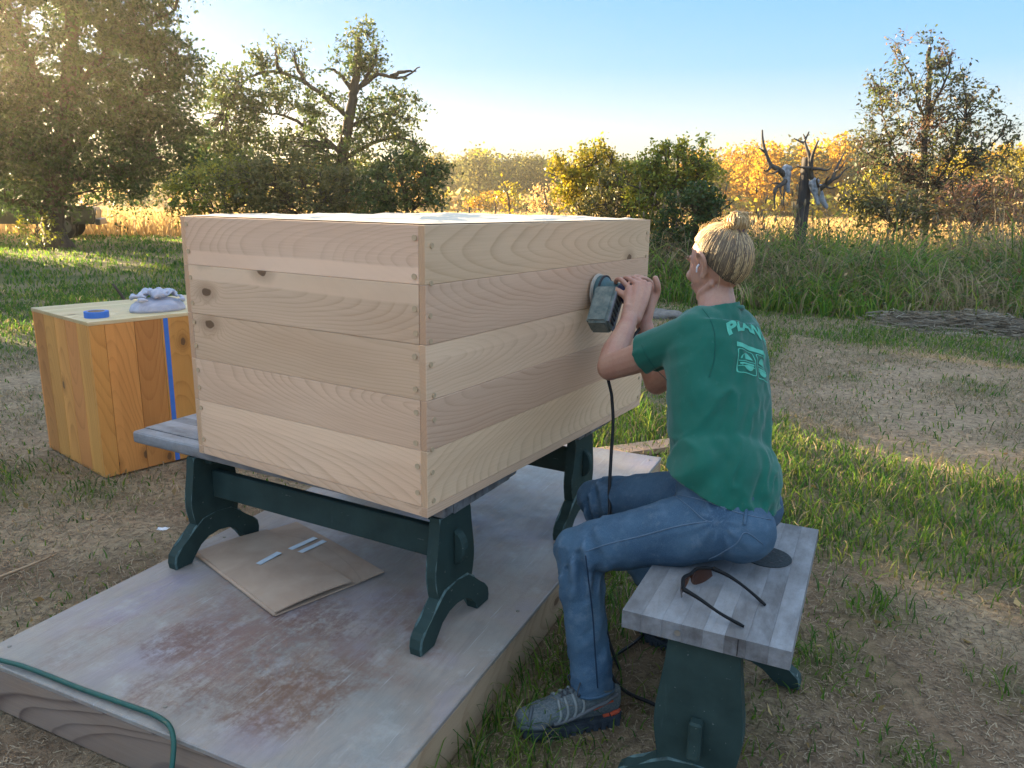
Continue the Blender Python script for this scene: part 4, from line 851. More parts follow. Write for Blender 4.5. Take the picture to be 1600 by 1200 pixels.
# broad leaves in the weeds
N = 9000; x = rng.uniform(.2, 13, N); y = weed_front(x) + rng.gamma(1.7, 2.0, N); keep = (np.abs(x) < .78 * y) & (y < 20); x, y = x[keep], y[keep]; z = rng.uniform(.03, 1, len(x)) ** 1.3 * np.clip(.35 + .25 * (y - weed_front(x)), .2, 1.15)
tag(link('weed_leaves', leaf_mesh(np.stack([x, y, z], 1), .075, rng, np.where(rng.random((len(x), 1)) < .2, tints('red', len(x), rng), tints('apple', len(x), rng)), .3), mat=M_LEAF), 'small leaves of the weeds at the edge of the yard', kind='stuff')
# mown hay lying in a low heap in front of the weeds
N = 15000; u = rng.random(N); cx = 4.9 + 2.3 * u; cy = 9.15 - .45 * u + .25 * np.sin(u * 9); x = cx + rng.normal(size=N) * .25; y = cy + rng.normal(size=N) * .28; z = .20 * np.exp(-((y - cy) / .3) ** 2) * rng.random(N) * (.6 + .8 * vnoise(x * 2, y * 2)); a = rng.normal(size=N) * 1.5
L = rng.uniform(.05, .22, N); d = np.stack([np.cos(a), np.sin(a) * .7, rng.normal(size=N) * .12], 1) * L[:, None] * .5; s = np.stack([-np.sin(a), np.cos(a), rng.normal(size=N)], 1) * .003; P = np.stack([x, y, z + .015], 1)
V = np.stack([P - d - s, P - d + s, P + d + s, P + d - s], 1).reshape(-1, 3); V[:, 2] = np.maximum(V[:, 2], .002); me = np_mesh(V, np.arange(4 * N).reshape(N, 4)); vcol(me, 'tint', np.repeat(pick(np.array([(.40, .34, .26), (.30, .25, .19), (.48, .42, .33), (.17, .14, .10)]), N, rng), 4, 0))
tag(link('mown_hay', me, mat=M_BLADE), 'low heap of mown grey hay along the front of the weeds', kind='stuff')
# golden dry field grass
N = 60000; y = 16 + 75 * rng.random(N) ** 1.6; x = rng.uniform(-.82, .82, N) * y; keep = ((x > 1.0) & (y > 19)) | (y > 30 + .2 * x) | ((x < -3.8) & (x > -9.5) & (y > 27)); x, y = x[keep], y[keep]; n = len(x)
tn = pick(np.array(PAL['golddry']), n, rng)
tag(link('field_grass', blades(np.stack([x, y, x * 0], 1), rng.uniform(.25, .6, n) * (1 + .4 * vnoise(x * .3, y * .3)) + .5 * ((x < -3.8) & (y < 34)), .0009 * y + .004, rng.uniform(.2, .9, n), rng, tn), mat=M_BLADE), 'golden dry grass of the field beyond the yard', kind='stuff')
# ------------------------------------------------------------------ the woman with the sander
from mathutils.bvhtree import BVHTree
V3 = lambda *a: np.array(a, float)
def unit(v): v = np.asarray(v, float); return v / (np.linalg.norm(v) + 1e-12)
PB = V3(.568, 1.886, .48)                                    # where she sits
person = thing('person', 'seated woman in green T-shirt and jeans, blond hair in a bun, sanding the big box', 'person', tuple(PB))

def sphere_arrays(c, r, axes=None, n=12, m=8):
    r = np.full(3, r) if np.isscalar(r) else np.asarray(r, float); V = [(0, 0, 1)]
    for i in range(1, m):
        for k in range(n): V.append((math.sin(math.pi * i / m) * math.cos(2 * math.pi * k / n), math.sin(math.pi * i / m) * math.sin(2 * math.pi * k / n), math.cos(math.pi * i / m)))
    V.append((0, 0, -1)); V = np.array(V) * r
    if axes is not None: V = V @ np.array(axes)
    F = [(0, 1 + k, 1 + (k + 1) % n) for k in range(n)]
    for i in range(m - 2):
        a = 1 + i * n; F += [(a + k, a + n + k, a + n + (k + 1) % n, a + (k + 1) % n) for k in range(n)]
    e = len(V) - 1; a = 1 + (m - 2) * n; F += [(e, a + (k + 1) % n, a + k) for k in range(n)]
    return V + np.asarray(c), F
def ball(mb, c, r, axes=None): mb.add(*sphere_arrays(c, r, axes)); return mb
def limb(mb, pts, rad, sides=14, n=5, up=(0, 0, 1), ell=None):
    """tapered limb through the joints, rounded ends"""
    pts = np.asarray(pts, float); k = len(pts); P = catmull(pts, n); t = np.linspace(0, k - 1, len(P))
    if ell is None:
        r = np.interp(t, range(k), rad); mb.tube(P, r, sides, up=up); ball(mb, pts[0], rad[0]); ball(mb, pts[-1], rad[-1])
    else:
        e = np.stack([np.interp(t, range(k), [q[0] for q in ell]), np.interp(t, range(k), [q[1] for q in ell])], 1); mb.tube(P, 1.0, sides, up=up, ell=e)
    return mb
def remesh(mb, voxel, smooth_it=6, fac=.5):
    me = mb.mesh(False); o = bpy.data.objects.new('tmp', me); C.objects.link(o)
    m = o.modifiers.new('r', 'REMESH'); m.mode = 'VOXEL'; m.voxel_size = voxel; m.adaptivity = 0
    if smooth_it: s_ = o.modifiers.new('s', 'SMOOTH'); s_.factor = fac; s_.iterations = smooth_it
    dg = bpy.context.evaluated_depsgraph_get(); dg.update(); r = bpy.data.meshes.new_from_object(o.evaluated_get(dg)); bpy.data.objects.remove(o); bpy.data.meshes.remove(me)
    return r
def get_v(me): a = np.empty(len(me.vertices) * 3, np.float32); me.vertices.foreach_get('co', a); return a.reshape(-1, 3).astype(float)
def get_n(me): a = np.empty(len(me.vertices) * 3, np.float32); me.vertices.foreach_get('normal', a); return a.reshape(-1, 3).astype(float)
def set_v(me, v): me.vertices.foreach_set('co', np.ascontiguousarray(v, np.float32).ravel()); me.update()
def cut(me, co, no):
    """open the mesh: throw away what lies on the +no side of the plane"""
    bm = bmesh.new(); bm.from_mesh(me); bmesh.ops.bisect_plane(bm, geom=list(bm.verts) + list(bm.edges) + list(bm.faces), plane_co=co, plane_no=no, clear_outer=True); bm.to_mesh(me); bm.free(); me.update()
def cut_near(me, co, no, rad):
    """the same, but only within rad of the point"""
    bm = bmesh.new(); bm.from_mesh(me); co = Vector(co); no = Vector(no)
    g_ = [f for f in bm.faces if (f.calc_center_median() - co).length < rad]; ge = list({e for f in g_ for e in f.edges}); gv = list({v for f in g_ for v in f.verts})
    bmesh.ops.bisect_plane(bm, geom=gv + ge + g_, plane_co=co, plane_no=no)
    bmesh.ops.delete(bm, geom=[f for f in bm.faces if (f.calc_center_median() - co).length < rad and (f.calc_center_median() - co).dot(no) > 1e-6], context='FACES'); bm.to_mesh(me); bm.free(); me.update()
def put(name, me, mat, solid=0.0, off=-1):
    v = get_v(me) - PB; set_v(me, v); smooth(me); o = link(name, me, person, mat=mat)
    if solid: m = o.modifiers.new('thickness', 'SOLIDIFY'); m.thickness = solid; m.offset = off
    return o
def azv(deg, el=0): return V3(math.sin(R(deg)) * math.cos(R(el)), math.cos(R(deg)) * math.cos(R(el)), math.sin(R(el)))
UPV = V3(0, 0, 1)

# --- joints
TF = azv(-37); TL = azv(-127)                              # torso: forward and left
PF = azv(-66); PLt = azv(-156)                             # pelvis
pelvis = V3(.568, 1.886, .592)
waist = at(1127, 742, 2.015); midb = at(1124, 650, 2.10); chest = at(1119, 560, 2.21); upch = at(1118, 512, 2.255)
neckb = at(1122, 482, 2.29); headc = at(1121, 413, 2.325)
hipL = pelvis + PLt * .088; hipR = pelvis - PLt * .088
kneeL = V3(.187, 1.900, .468); ankL = V3(.232, 1.838, .105)
kneeR = V3(.275, 2.285, .462); ankR = V3(.575, 2.135, .095)
shL = at(1082, 522, 2.165); shR = upch - (shL - upch) * .92 + TF * .02; shR[2] = shL[2] - .01
elL = at(953, 574, 2.32); wrL = at(984, 498, 2.50)
elR = at(1026, 598, 2.56); wrR = at(1006, 502, 2.60)
FN = V3(.848, -.53, 0); FD2 = V3(.53, .848, 0)             # face of the box: normal and direction along it
sand_c = V3(*BN, 0) + FD2 * .945 + UPV * 1.085             # middle of the sanding pad on the face

# --- body: one skin surface
b = MB()
limb(b, [pelvis + UPV * .02, waist, midb, chest, upch], None, 20, 5, up=TF, ell=[(.135, .088), (.115, .078), (.118, .08), (.125, .085), (.105, .062)])
ball(b, pelvis, (.10, .10, .09)); ball(b, upch, (.065, .065, .05))
limb(b, [upch + UPV * .01, neckb + TF * .004, headc - UPV * .075 + TF * .002], [.058, .055, .052], 14, 4)
for sh, el, wr, s in ((shL, elL, wrL, 1), (shR, elR, wrR, -1)):
    limb(b, [upch + (sh - upch) * .4, sh], [.050, .052], 12, 3)
    limb(b, [sh, sh * .5 + el * .5 + V3(0, 0, -.008), el], [.054, .047, .040], 14, 5)
    limb(b, [el, el * .68 + wr * .32 + unit(el - sh) * .006, el * .3 + wr * .7, wr], [.041, .043, .033, .0265], 14, 4)
for hp, kn, an in ((hipL, kneeL, ankL), (hipR, kneeR, ankR)):
    limb(b, [hp, hp * .5 + kn * .5, kn], [.075, .062, .045], 12, 4); limb(b, [kn, kn * .6 + an * .4, an], [.045, .046, .034], 12, 4); limb(b, [an, an + V3(0, 0, -.04)], [.032, .03], 10, 2)
# head
HF = azv(-35, -7); HL = unit(np.cross(UPV, HF)); HU = np.cross(HF, HL); AX = np.array([HF, HL, HU])
def hd(x, y, z): return headc + HF * x + HL * y + HU * z
ball(b, hd(-.012, 0, .020), (.094, .074, .092), AX); ball(b, hd(.022, 0, -.015), (.068, .063, .085), AX); ball(b, hd(.034, 0, -.060), (.046, .048, .046), AX)
ball(b, hd(.052, 0, -.094), (.026, .026, .018), AX)
ball(b, hd(.070, .030, -.028), (.016, .022, .018), AX); ball(b, hd(.070, -.030, -.028), (.016, .022, .018), AX)
ball(b, hd(.079, .0, .022), (.012, .045, .012), AX)
limb(b, [hd(.084, 0, .010), hd(.095, 0, -.010), hd(.104, 0, -.030)], [.007, .009, .012], 8, 3); ball(b, hd(.094, .010, -.034), .008); ball(b, hd(.094, -.010, -.034), .008)
ball(b, hd(.086, 0, -.056), (.009, .022, .0055), AX); ball(b, hd(.083, 0, -.067), (.009, .020, .006), AX)
limb(b, [hd(-.02, .052, -.055), hd(.02, .048, -.082), hd(.048, .022, -.096)], [.010, .011, .012], 8, 4); limb(b, [hd(-.02, -.052, -.055), hd(.02, -.048, -.082), hd(.048, -.022, -.096)], [.010, .011, .012], 8, 4)
for s in (1, -1):                                           # ears
    e0 = [hd(-.014, s * .072, -.022), hd(-.026, s * .084, .004), hd(-.025, s * .091, .024), hd(-.010, s * .090, .036), hd(.004, s * .080, .028), hd(.006, s * .073, .008)]
    limb(b, e0, [.008, .007, .0065, .0062, .0055, .005], 8, 4); limb(b, [hd(-.012, s * .076, .024), hd(-.009, s * .074, .004), hd(-.004, s * .071, -.014)], [.008, .007, .006], 8, 3); ball(b, hd(-.008, s * .075, -.030), (.009, .006, .011), AX)

# --- hands closed on the sander
def finger(mb, pts, r0): limb(mb, pts, np.linspace(r0, r0 * .78, len(pts)), 10, 4)
SU = unit(UPV + FD2 * .10 - FN * .0); SX = unit(np.cross(SU, FN))     # sander axes: FN out of the face, SX along the face
def sd(x, y, z): return sand_c + SX * x + SU * y + FN * z       # x along the face (away +/near -), y up, z out of the face
SXs = 1.0 if SX @ FD2 > 0 else -1.0
def sdl(x, y, z): return sd(x * SXs, y, z)                     # x > 0: away from the camera
def hand_left(mb):
    palm0 = wrL; k = [sdl(-.052, .020, .150), sdl(-.038, .034, .172), sdl(-.020, .040, .188), sdl(-.004, .034, .200)]   # knuckles, index .. little
    for i, q in enumerate(k):
        base = wrL + (q - k[1]) * .45
        limb(mb, [base, base * .45 + q * .55 + FN * .004, q], [.021, .017, .0125], 10, 3)
    mids = [sdl(-.050, 0.0460, .118), sdl(-.034, 0.0520, .136), sdl(-.016, 0.0540, .152), sdl(.0, 0.0460, .166)]; tips = [sdl(-.030, 0.0420, .092), sdl(-.010, 0.0480, .110), sdl(.006, 0.0480, .126), sdl(.020, 0.0400, .142)]; ends = [sdl(-.010, 0.0300, .082), sdl(.010, 0.0360, .098), sdl(.026, 0.0360, .114), sdl(.036, 0.0280, .132)]
    for a, m_, t_, e_, r_ in zip(k, mids, tips, ends, (.0092, .0095, .0088, .0076)): finger(mb, [a, m_, t_, e_], r_)
    cmc = wrL * .62 + k[0] * .38 - SX * SXs * .010; finger(mb, [cmc, sdl(-.066, -.012, .150), sdl(-.060, .004, .122), sdl(-.048, .012, .098)], .0135)
def hand_right(mb):
    k = [sdl(.052, .034, .196), sdl(.060, .038, .178), sdl(.066, .032, .160), sdl(.070, .020, .145)]
    for i, q in enumerate(k):
        base = wrR + (q - k[1]) * .45; limb(mb, [base, base * .45 + q * .55 + FN * .004, q], [.021, .017, .0125], 10, 3)
    mids = [sdl(.040, 0.0520, .176), sdl(.048, 0.0560, .154), sdl(.052, 0.0500, .132), sdl(.056, 0.0360, .116)]; tips = [sdl(.018, 0.0560, .160), sdl(.026, 0.0600, .138), sdl(.032, 0.0560, .114), sdl(.040, 0.0420, .098)]; ends = [sdl(.002, 0.0480, .152), sdl(.008, 0.0520, .130), sdl(.014, 0.0480, .104), sdl(.024, 0.0360, .088)]
    for a, m_, t_, e_, r_ in zip(k, mids, tips, ends, (.0092, .0095, .0088, .0076)): finger(mb, [a, m_, t_, e_], r_)
    cmc = wrR * .55 + k[0] * .45 + FN * .012; finger(mb, [cmc, sdl(.040, .006, .214), sdl(.030, .034, .218), sdl(.024, .058, .210)], .0135)
hand_left(b); hand_right(b)
body_me = remesh(b, .0037, 2, .5)
v = get_v(body_me); vn = get_n(body_me)
g = G('skin', .5, .4); o_ = g.obj(); f = g.noise(o_, 14, 4, .6); f2 = g.noise(o_, 140, 3, .6)
c = g.mix(g.rng(f, .35, .68), (.50, .285, .20), (.44, .215, .155)); g.base(g.mix(g.rng(f2, .45, .8, 0, .35), c, (.36, .17, .11)))
g.b.inputs['Subsurface Weight'].default_value = .08; g.b.inputs['Subsurface Radius'].default_value = (.02, .008, .004); g.bump(f2, .12, .002)
put('body', body_me, g.m)
M_EYE = plain('eye_white', (.75, .73, .70), .2, .5); M_IRIS = plain('iris', (.10, .16, .20), .2, .5)
for s in (1, -1):
    e = link('eye', smooth(MB().add(*sphere_arrays(hd(.058, s * .028, .0) - PB, .0115)).mesh()), person, mat=M_EYE)
    link('iris', smooth(MB().add(*sphere_arrays(hd(.0665, s * .028, -.001) - PB, (.003, .006, .006), AX)).mesh()), e, mat=M_IRIS)
link('eyebrow', MB().tube(catmull([hd(.083, .012, .026) - PB, hd(.080, .034, .030) - PB, hd(.066, .052, .024) - PB], 4), .0028, 6).mesh(), person, mat=plain('brow_hair', (.22, .15, .08), .8))
link('eyebrow', MB().tube(catmull([hd(.083, -.012, .026) - PB, hd(.080, -.034, .030) - PB, hd(.066, -.052, .024) - PB], 4), .0028, 6).mesh(), person, mat=bpy.data.materials['brow_hair'])
link('earplug', MB().tube(catmull([hd(.000, .078, .002) - PB, hd(.004, .083, -.006) - PB, hd(.007, .082, -.020) - PB], 4), [.003] * 5 + [.0022] * 4, 8).mesh(), person, mat=plain('white_plastic', (.75, .75, .78), .3))

# --- T-shirt
s = MB()
low = pelvis + UPV * .02
SPd = unit(midb - pelvis); SPd = unit(SPd + UPV * .35)
limb(s, [low - SPd * .07, low + SPd * .07, waist * .75 + midb * .25, midb, chest, upch + UPV * .01, upch + UPV * .045], None, 24, 6, up=TF, ell=[(.172, .143), (.166, .134), (.150, .122), (.153, .126), (.164, .134), (.150, .110), (.09, .075)])
ball(s, chest + TF * .045 + TL * .065, .068); ball(s, chest + TF * .045 - TL * .065, .068)
limb(s, [upch + UPV * .015, neckb + UPV * .012], [.078, .066], 16, 3)
for sh, el in ((shL, elL), (shR, elR)):
    limb(s, [upch + (sh - upch) * .25 - UPV * .01, upch + (sh - upch) * .7, sh + UPV * .002], [.088, .080, .068], 14, 4)
    e_ = sh * .38 + el * .62; limb(s, [sh, sh * .7 + el * .3, e_], [.068, .067, .070], 16, 4)
shirt_me = remesh(s, .0065, 9, .5)
dL = unit(elL - shL); dR = unit(elR - shR)
cut_near(shirt_me, shL * .47 + elL * .53, dL + UPV * .0, .14); cut_near(shirt_me, shR * .47 + elR * .53, dR, .14)
cut_near(shirt_me, neckb + UPV * .012 - TF * .004, unit(UPV + TF * .25), .10)
cut(shirt_me, low + UPV * .055 - TF * 0, unit(-UPV + PF * .30))
v = get_v(shirt_me); vn = get_n(shirt_me); q = v - waist
VR = unit(V3(math.cos(R(16)), -math.sin(R(16)), 0)); uu = q @ VR; zz = q[:, 2]; ww = q @ azv(16)
fold = fbm((uu * .78 - zz * .62) * 15 + 3 + ww * 7, (uu * .62 + zz * .78) * 4.2 + ww * 5, 3) - .5
fold2 = fbm((uu * .5 + zz * .86) * 18 + 9 - ww * 6, (uu * .86 - zz * .5) * 5 + ww * 6, 3) - .5
low_w = sstep(.25, -.08, zz); hem = sstep(.0, -.07, zz)
amp = .017 + .012 * low_w
sleeve = sstep(.05, .15, np.abs((v - upch) @ TL) - .08)
disp = (1 - np.abs(fold) * 5) * amp * .62 + fold2 * amp * .45 + .010 * hem * np.sin(np.arctan2((v - low) @ TL, (v - low) @ TF) * 7)
disp *= (1 - .55 * sstep(.28, .42, zz))
v = v + vn * (disp - .006)[:, None]; set_v(shirt_me, v)
g = G('green_cotton', .85, .15); o_ = g.obj(); f = g.noise(o_, 5, 4); kn_ = g.noise(g.map(o_, (700, 700, 160)), 1, 2); ds = g.noise(o_, 60, 3, .8)
c = g.mix(g.rng(f, .3, .7), (.008, .102, .070), (.011, .128, .088)); g.base(g.mix(g.rng(ds, .62, .8, 0, .35), c, (.10, .22, .19))); g.bump(kn_, .25, .001)
g.b.inputs['Sheen Weight'].default_value = .25; M_SHIRT = g.m
shirt_bvh_src = (v.copy(), [tuple(p.vertices) for p in shirt_me.polygons])
shirt_o = put('t_shirt', shirt_me, M_SHIRT, .003)
SB = BVHTree.FromPolygons([tuple(x) for x in shirt_bvh_src[0]], shirt_bvh_src[1])
def on_surf(bvh, p, dirn, start=.5, lift=.002):
    h = bvh.ray_cast(Vector(p - dirn * start), Vector(dirn)); 
    return None if h[0] is None else np.array(h[0]) - dirn * lift
# collar band
ring_ = []
cN = neckb + UPV * .006 - TF * .002
for a in np.linspace(0, 2 * np.pi, 28, endpoint=False):
    d = TF * math.cos(a) + TL * math.sin(a); ring_.append(cN + d * .0655 + UPV * (-.012 - .016 * math.cos(a)))
ring_.append(ring_[0]); link('collar', MB().tube(np.array(ring_) - PB, .0075, 8, cap=False).mesh(), person, mat=M_SHIRT)
def surf_line(bvh, pix, r, name, mat, lift=.0008, n=6):
    """a raised seam lying on the cloth, run through points of its near side"""
    out = []
    for px, py in catmull([(a, b_, 0) for a, b_ in pix], n)[:, :2]:
        d = ray(px, py); d = d / np.linalg.norm(d); h = bvh.ray_cast(Vector((0, 0, CAM_H)), Vector(d))
        if h[0] is not None: out.append(np.array(h[0]) - d * lift)
    if len(out) > 2: return link(name, MB().tube(np.array(out) - PB, r, 6).mesh(), person, mat=mat)
M_SEAM = plain('green_seam', (.008, .085, .068), .8)
surf_line(SB, [(1097, 482), (1110, 500), (1117, 525), (1116, 560), (1108, 590)], .0010, 'sleeve_seam', M_SEAM)
surf_line(SB, [(1002, 538), (1010, 556), (1024, 576), (1042, 594)], .0009, 'sleeve_hem', M_SEAM)
# print on the back: laid on along the back's own direction
SPN = unit(upch - midb); BKD = TF + TL * .10; BKD = unit(BKD - SPN * (BKD @ SPN)); BX = unit(np.cross(SPN, -BKD)); 
pc = chest - SPN * .012
def on_back(x, z, lift=.0022):
    p = pc + BX * x + SPN * z; r_ = on_surf(SB, p, BKD, .5, lift); return r_
M_PRINT = plain('mint_print', (.09, .40, .29), .7, .2, 60, .1)
def project_mesh(V, F, name):
    W = []; okv = []
    for x, z in V:
        r_ = on_back(x, z); okv.append(r_ is not None); W.append(r_ if r_ is not None else pc)
    F = [f for f in F if all(okv[i] for i in f)]
    if not F: return
    me = bpy.data.meshes.new('m'); me.from_pydata((np.array(W) - PB).tolist(), [], F); me.update(); return link(name, me, person, mat=M_PRINT)
def ribbon2(path, w_, name):
    p = np.asarray(path, float); t = np.gradient(p, axis=0); t /= np.linalg.norm(t, axis=1)[:, None] + 1e-9; nn = np.stack([-t[:, 1], t[:, 0]], 1); V = np.concatenate([p - nn * w_ / 2, p + nn * w_ / 2]); n = len(p)
    return project_mesh(V, [(i, i + 1, n + i + 1, n + i) for i in range(n - 1)], name)
def text_print(txt, size, x0, z0, arc, name):
    cu = bpy.data.curves.new('t', 'FONT'); cu.body = txt; cu.size = size; cu.align_x = 'CENTER'; cu.offset = .0026; to = bpy.data.objects.new('t', cu); C.objects.link(to)
    dg = bpy.context.evaluated_depsgraph_get(); dg.update(); me = bpy.data.meshes.new_from_object(to.evaluated_get(dg)); bpy.data.objects.remove(to)
    bm = bmesh.new(); bm.from_mesh(me); bmesh.ops.triangulate(bm, faces=bm.faces); bmesh.ops.subdivide_edges(bm, edges=[e for e in bm.edges if e.calc_length() > .006], cuts=2); bm.to_mesh(me); bm.free(); a = get_v(me)
    project_mesh([(x0 + q[0], z0 + q[1] - arc * q[0] ** 2) for q in a], [tuple(p.vertices) for p in me.polygons], name)
text_print('PLANT', .050, -.030, .054, 6.0, 'print_letters')
ribbon2([(x, -.004 - 3.0 * x * x * .0) for x in np.linspace(-.090, .034, 24)], .014, 'print_bar')
def rr(cx, cz, w_, h_, r_=.006, n=6):
    out = []
    for (sx, sz, a0) in ((1, 1, 0), (-1, 1, 90), (-1, -1, 180), (1, -1, 270)):
        for a in np.linspace(a0, a0 + 90, n): out.append((cx + sx * (w_ / 2 - r_) + r_ * math.cos(R(a)), cz + sz * (h_ / 2 - r_) + r_ * math.sin(R(a))))
    out.append(out[0]); o2 = []
    for (x0, z0), (x1, z1) in zip(out[:-1], out[1:]):
        m = max(1, int(math.hypot(x1 - x0, z1 - z0) / .006)); o2 += [(x0 + (x1 - x0) * k / m, z0 + (z1 - z0) * k / m) for k in range(m)]
    return o2 + [out[0]]
for cx in (-.064, -.004):
    ribbon2(rr(cx, -.052, .050, .070), .0026, 'print_frame')
    def lens(z0, z1, sgn):
        V = []; F = []; ks = np.linspace(z0, z1, 8)
        for k in ks:
            hw = (.0185) * math.sqrt(max(0, 1 - (k / .027) ** 2)); V += [(cx - hw, -.052 + k), (cx, -.052 + k), (cx + hw, -.052 + k)]
        for i in range(7): F += [(3 * i, 3 * i + 1, 3 * i + 4, 3 * i + 3), (3 * i + 1, 3 * i + 2, 3 * i + 5, 3 * i + 4)]
        project_mesh(V, F, 'print_emblem')
    lens(.008, .0268, 1); lens(-.0268, -.010, -1)
    ribbon2([(x, -.051) for x in np.linspace(cx - .022, cx + .022, 8)], .0022, 'print_line'); ribbon2([(x, -.066) for x in np.linspace(cx - .022, cx + .022, 8)], .0022, 'print_line'); ribbon2([(x, -.0585) for x in np.linspace(cx - .019, cx + .019, 8)], .005, 'print_word')

# --- jeans
j = MB()
limb(j, [pelvis - UPV * .035, pelvis + UPV * .02, waist - UPV * .035], None, 22, 5, up=PF, ell=[(.152, .120), (.157, .126), (.140, .112)])
for hp, s in ((hipL, 1), (hipR, -1)): ball(j, hp - PF * .055 - UPV * .005, (.092, .092, .083)); ball(j, hp + PF * .01 + PLt * s * .01, .083)
for hp, kn, an in ((hipL, kneeL, ankL), (hipR, kneeR, ankR)):
    limb(j, [hp, hp * .72 + kn * .28, hp * .35 + kn * .65, kn + unit(hp - kn) * .02], [.092, .088, .077, .068], 18, 5)
    sh_ = unit(an - kn); ball(j, kn + unit(kn - hp) * .008 + UPV * .004, .062)
    limb(j, [kn, kn * .75 + an * .25, kn * .45 + an * .55, an + sh_ * .075], [.066, .0615, .058, .058], 18, 5)
jean_me = remesh(j, .0065, 6, .5)
for kn, an in ((kneeL, ankL), (kneeR, ankR)): sh_ = unit(an - kn); cut_near(jean_me, an + sh_ * .020, sh_, .16)
v = get_v(jean_me); vn = get_n(jean_me)
def wrk(P, kn, an, hp):
    r = np.zeros(len(P)); sh_ = unit(an - kn); th = unit(kn - hp); 
    t = (P - kn) @ sh_; d = np.linalg.norm(P - kn - np.outer(t, sh_), axis=1); m = (d < .11) & (t > -.02); ang = np.arctan2((P - kn) @ np.cross(sh_, th), (P - kn) @ -th)
    r += m * .014 * (fbm(t * 26 + ang * 1.1 + 2, ang * 1.3 + 7, 3) - .5) * (1.15 - .5 * sstep(.05, .2, t) + .4 * sstep(.22, .32, t))
    dk = np.linalg.norm(P - kn, axis=1); back = np.clip((P - kn) @ unit(-th + sh_), 0, 1); r += .012 * np.exp(-(dk / .10) ** 2) * np.sin(ang * 9 + dk * 60) * (back > .0)
    t2 = (P - hp) @ th; m2 = (t2 > 0) & (np.linalg.norm(P - hp - np.outer(t2, th), axis=1) < .14)
    r += m2 * .012 * (fbm(t2 * 20 + P[:, 2] * 14, P[:, 2] * 6 + 3, 3) - .5); return r
ds = wrk(v, kneeL, ankL, hipL) + wrk(v, kneeR, ankR, hipR)
hc = np.exp(-(np.linalg.norm(v - (hipL + PLt * .06 + UPV * .03), axis=1) / .13) ** 2); aa = np.arctan2(v[:, 2] - hipL[2] - .04, (v - hipL) @ VR); ds += hc * .0018 * np.sin(aa * 11 + fbm(v[:, 0] * 9, v[:, 2] * 9, 2) * 3)
v = v + vn * ds[:, None]; set_v(jean_me, v)
g = G('blue_denim', .8, .2); o_ = g.obj(); f = g.noise(o_, 6, 5, .6); tw = g.noise(g.map(o_, (420, 420, 900), rot=(.5, .4, 0)), 1, 2, .7); wr_ = g.noise(g.map(o_, (16, 16, 30)), 1, 4, .6); du = g.noise(o_, 22, 5, .75)
c = g.mix(g.rng(f, .3, .7), (.028, .064, .11), (.064, .122, .18)); c = g.mix(g.rng(tw, .45, .75, 0, .45), c, (.13, .20, .29)); c = g.mix(g.rng(wr_, .55, .75, 0, .35), c, (.13, .20, .28)); c = g.mix(g.rng(du, .56, .78, 0, .4), c, (.22, .27, .32))
c = g.mix(g.rng(g.n('ShaderNodeNewGeometry').outputs['Pointiness'], .51, .57, 0, .5), c, (.16, .23, .31))
g.base(c); g.bump(tw, .3, .001); M_DENIM = g.m
JB = BVHTree.FromPolygons([tuple(x) for x in v], [tuple(p.vertices) for p in jean_me.polygons])
put('jeans', jean_me, M_DENIM, .003)
M_SEAM2 = plain('denim_seam', (.10, .15, .21), .8); M_SEAMD = plain('denim_seam_shadow', (.014, .03, .06), .8)
surf_line(JB, [(1105, 815), (1060, 822), (1000, 838), (950, 850), (915, 862)], .0018, 'side_seam', M_SEAM2)
surf_line(JB, [(915, 868), (920, 910), (926, 960), (930, 1020), (934, 1075)], .0018, 'side_seam', M_SEAMD)
surf_line(JB, [(1192, 850), (1165, 832), (1150, 850), (1120, 868), (1108, 874), (1106, 886)], .0015, 'pocket_seam', M_SEAM2)
surf_line(JB, [(1055, 775), (1075, 790), (1100, 812), (1112, 815)], .0014, 'pocket_seam', M_SEAM2)
surf_line(JB, [(1055, 772), (1100, 782), (1150, 800), (1205, 812)], .0014, 'waist_seam', M_SEAM2)
surf_line(JB, [(1166, 795), (1165, 805), (1163, 820)], .0045, 'belt_loop', M_DENIM)
for an, kn in ((ankL, kneeL), (ankR, kneeR)):
    sh_ = unit(an - kn); c0 = an + sh_ * .014; a1 = unit(np.cross(sh_, (0, 1, 0))); a2 = np.cross(sh_, a1); rg_ = []
    for a in np.linspace(0, 2 * np.pi, 25): 
        d = a1 * math.cos(a) + a2 * math.sin(a); h = JB.ray_cast(Vector(c0), Vector(d)); rg_.append(np.array(h[0]) if h[0] is not None else c0 + d * .054)
    link('trouser_hem', MB().tube(np.array(rg_) - PB, .0042, 6, cap=False).mesh(), person, mat=M_DENIM)

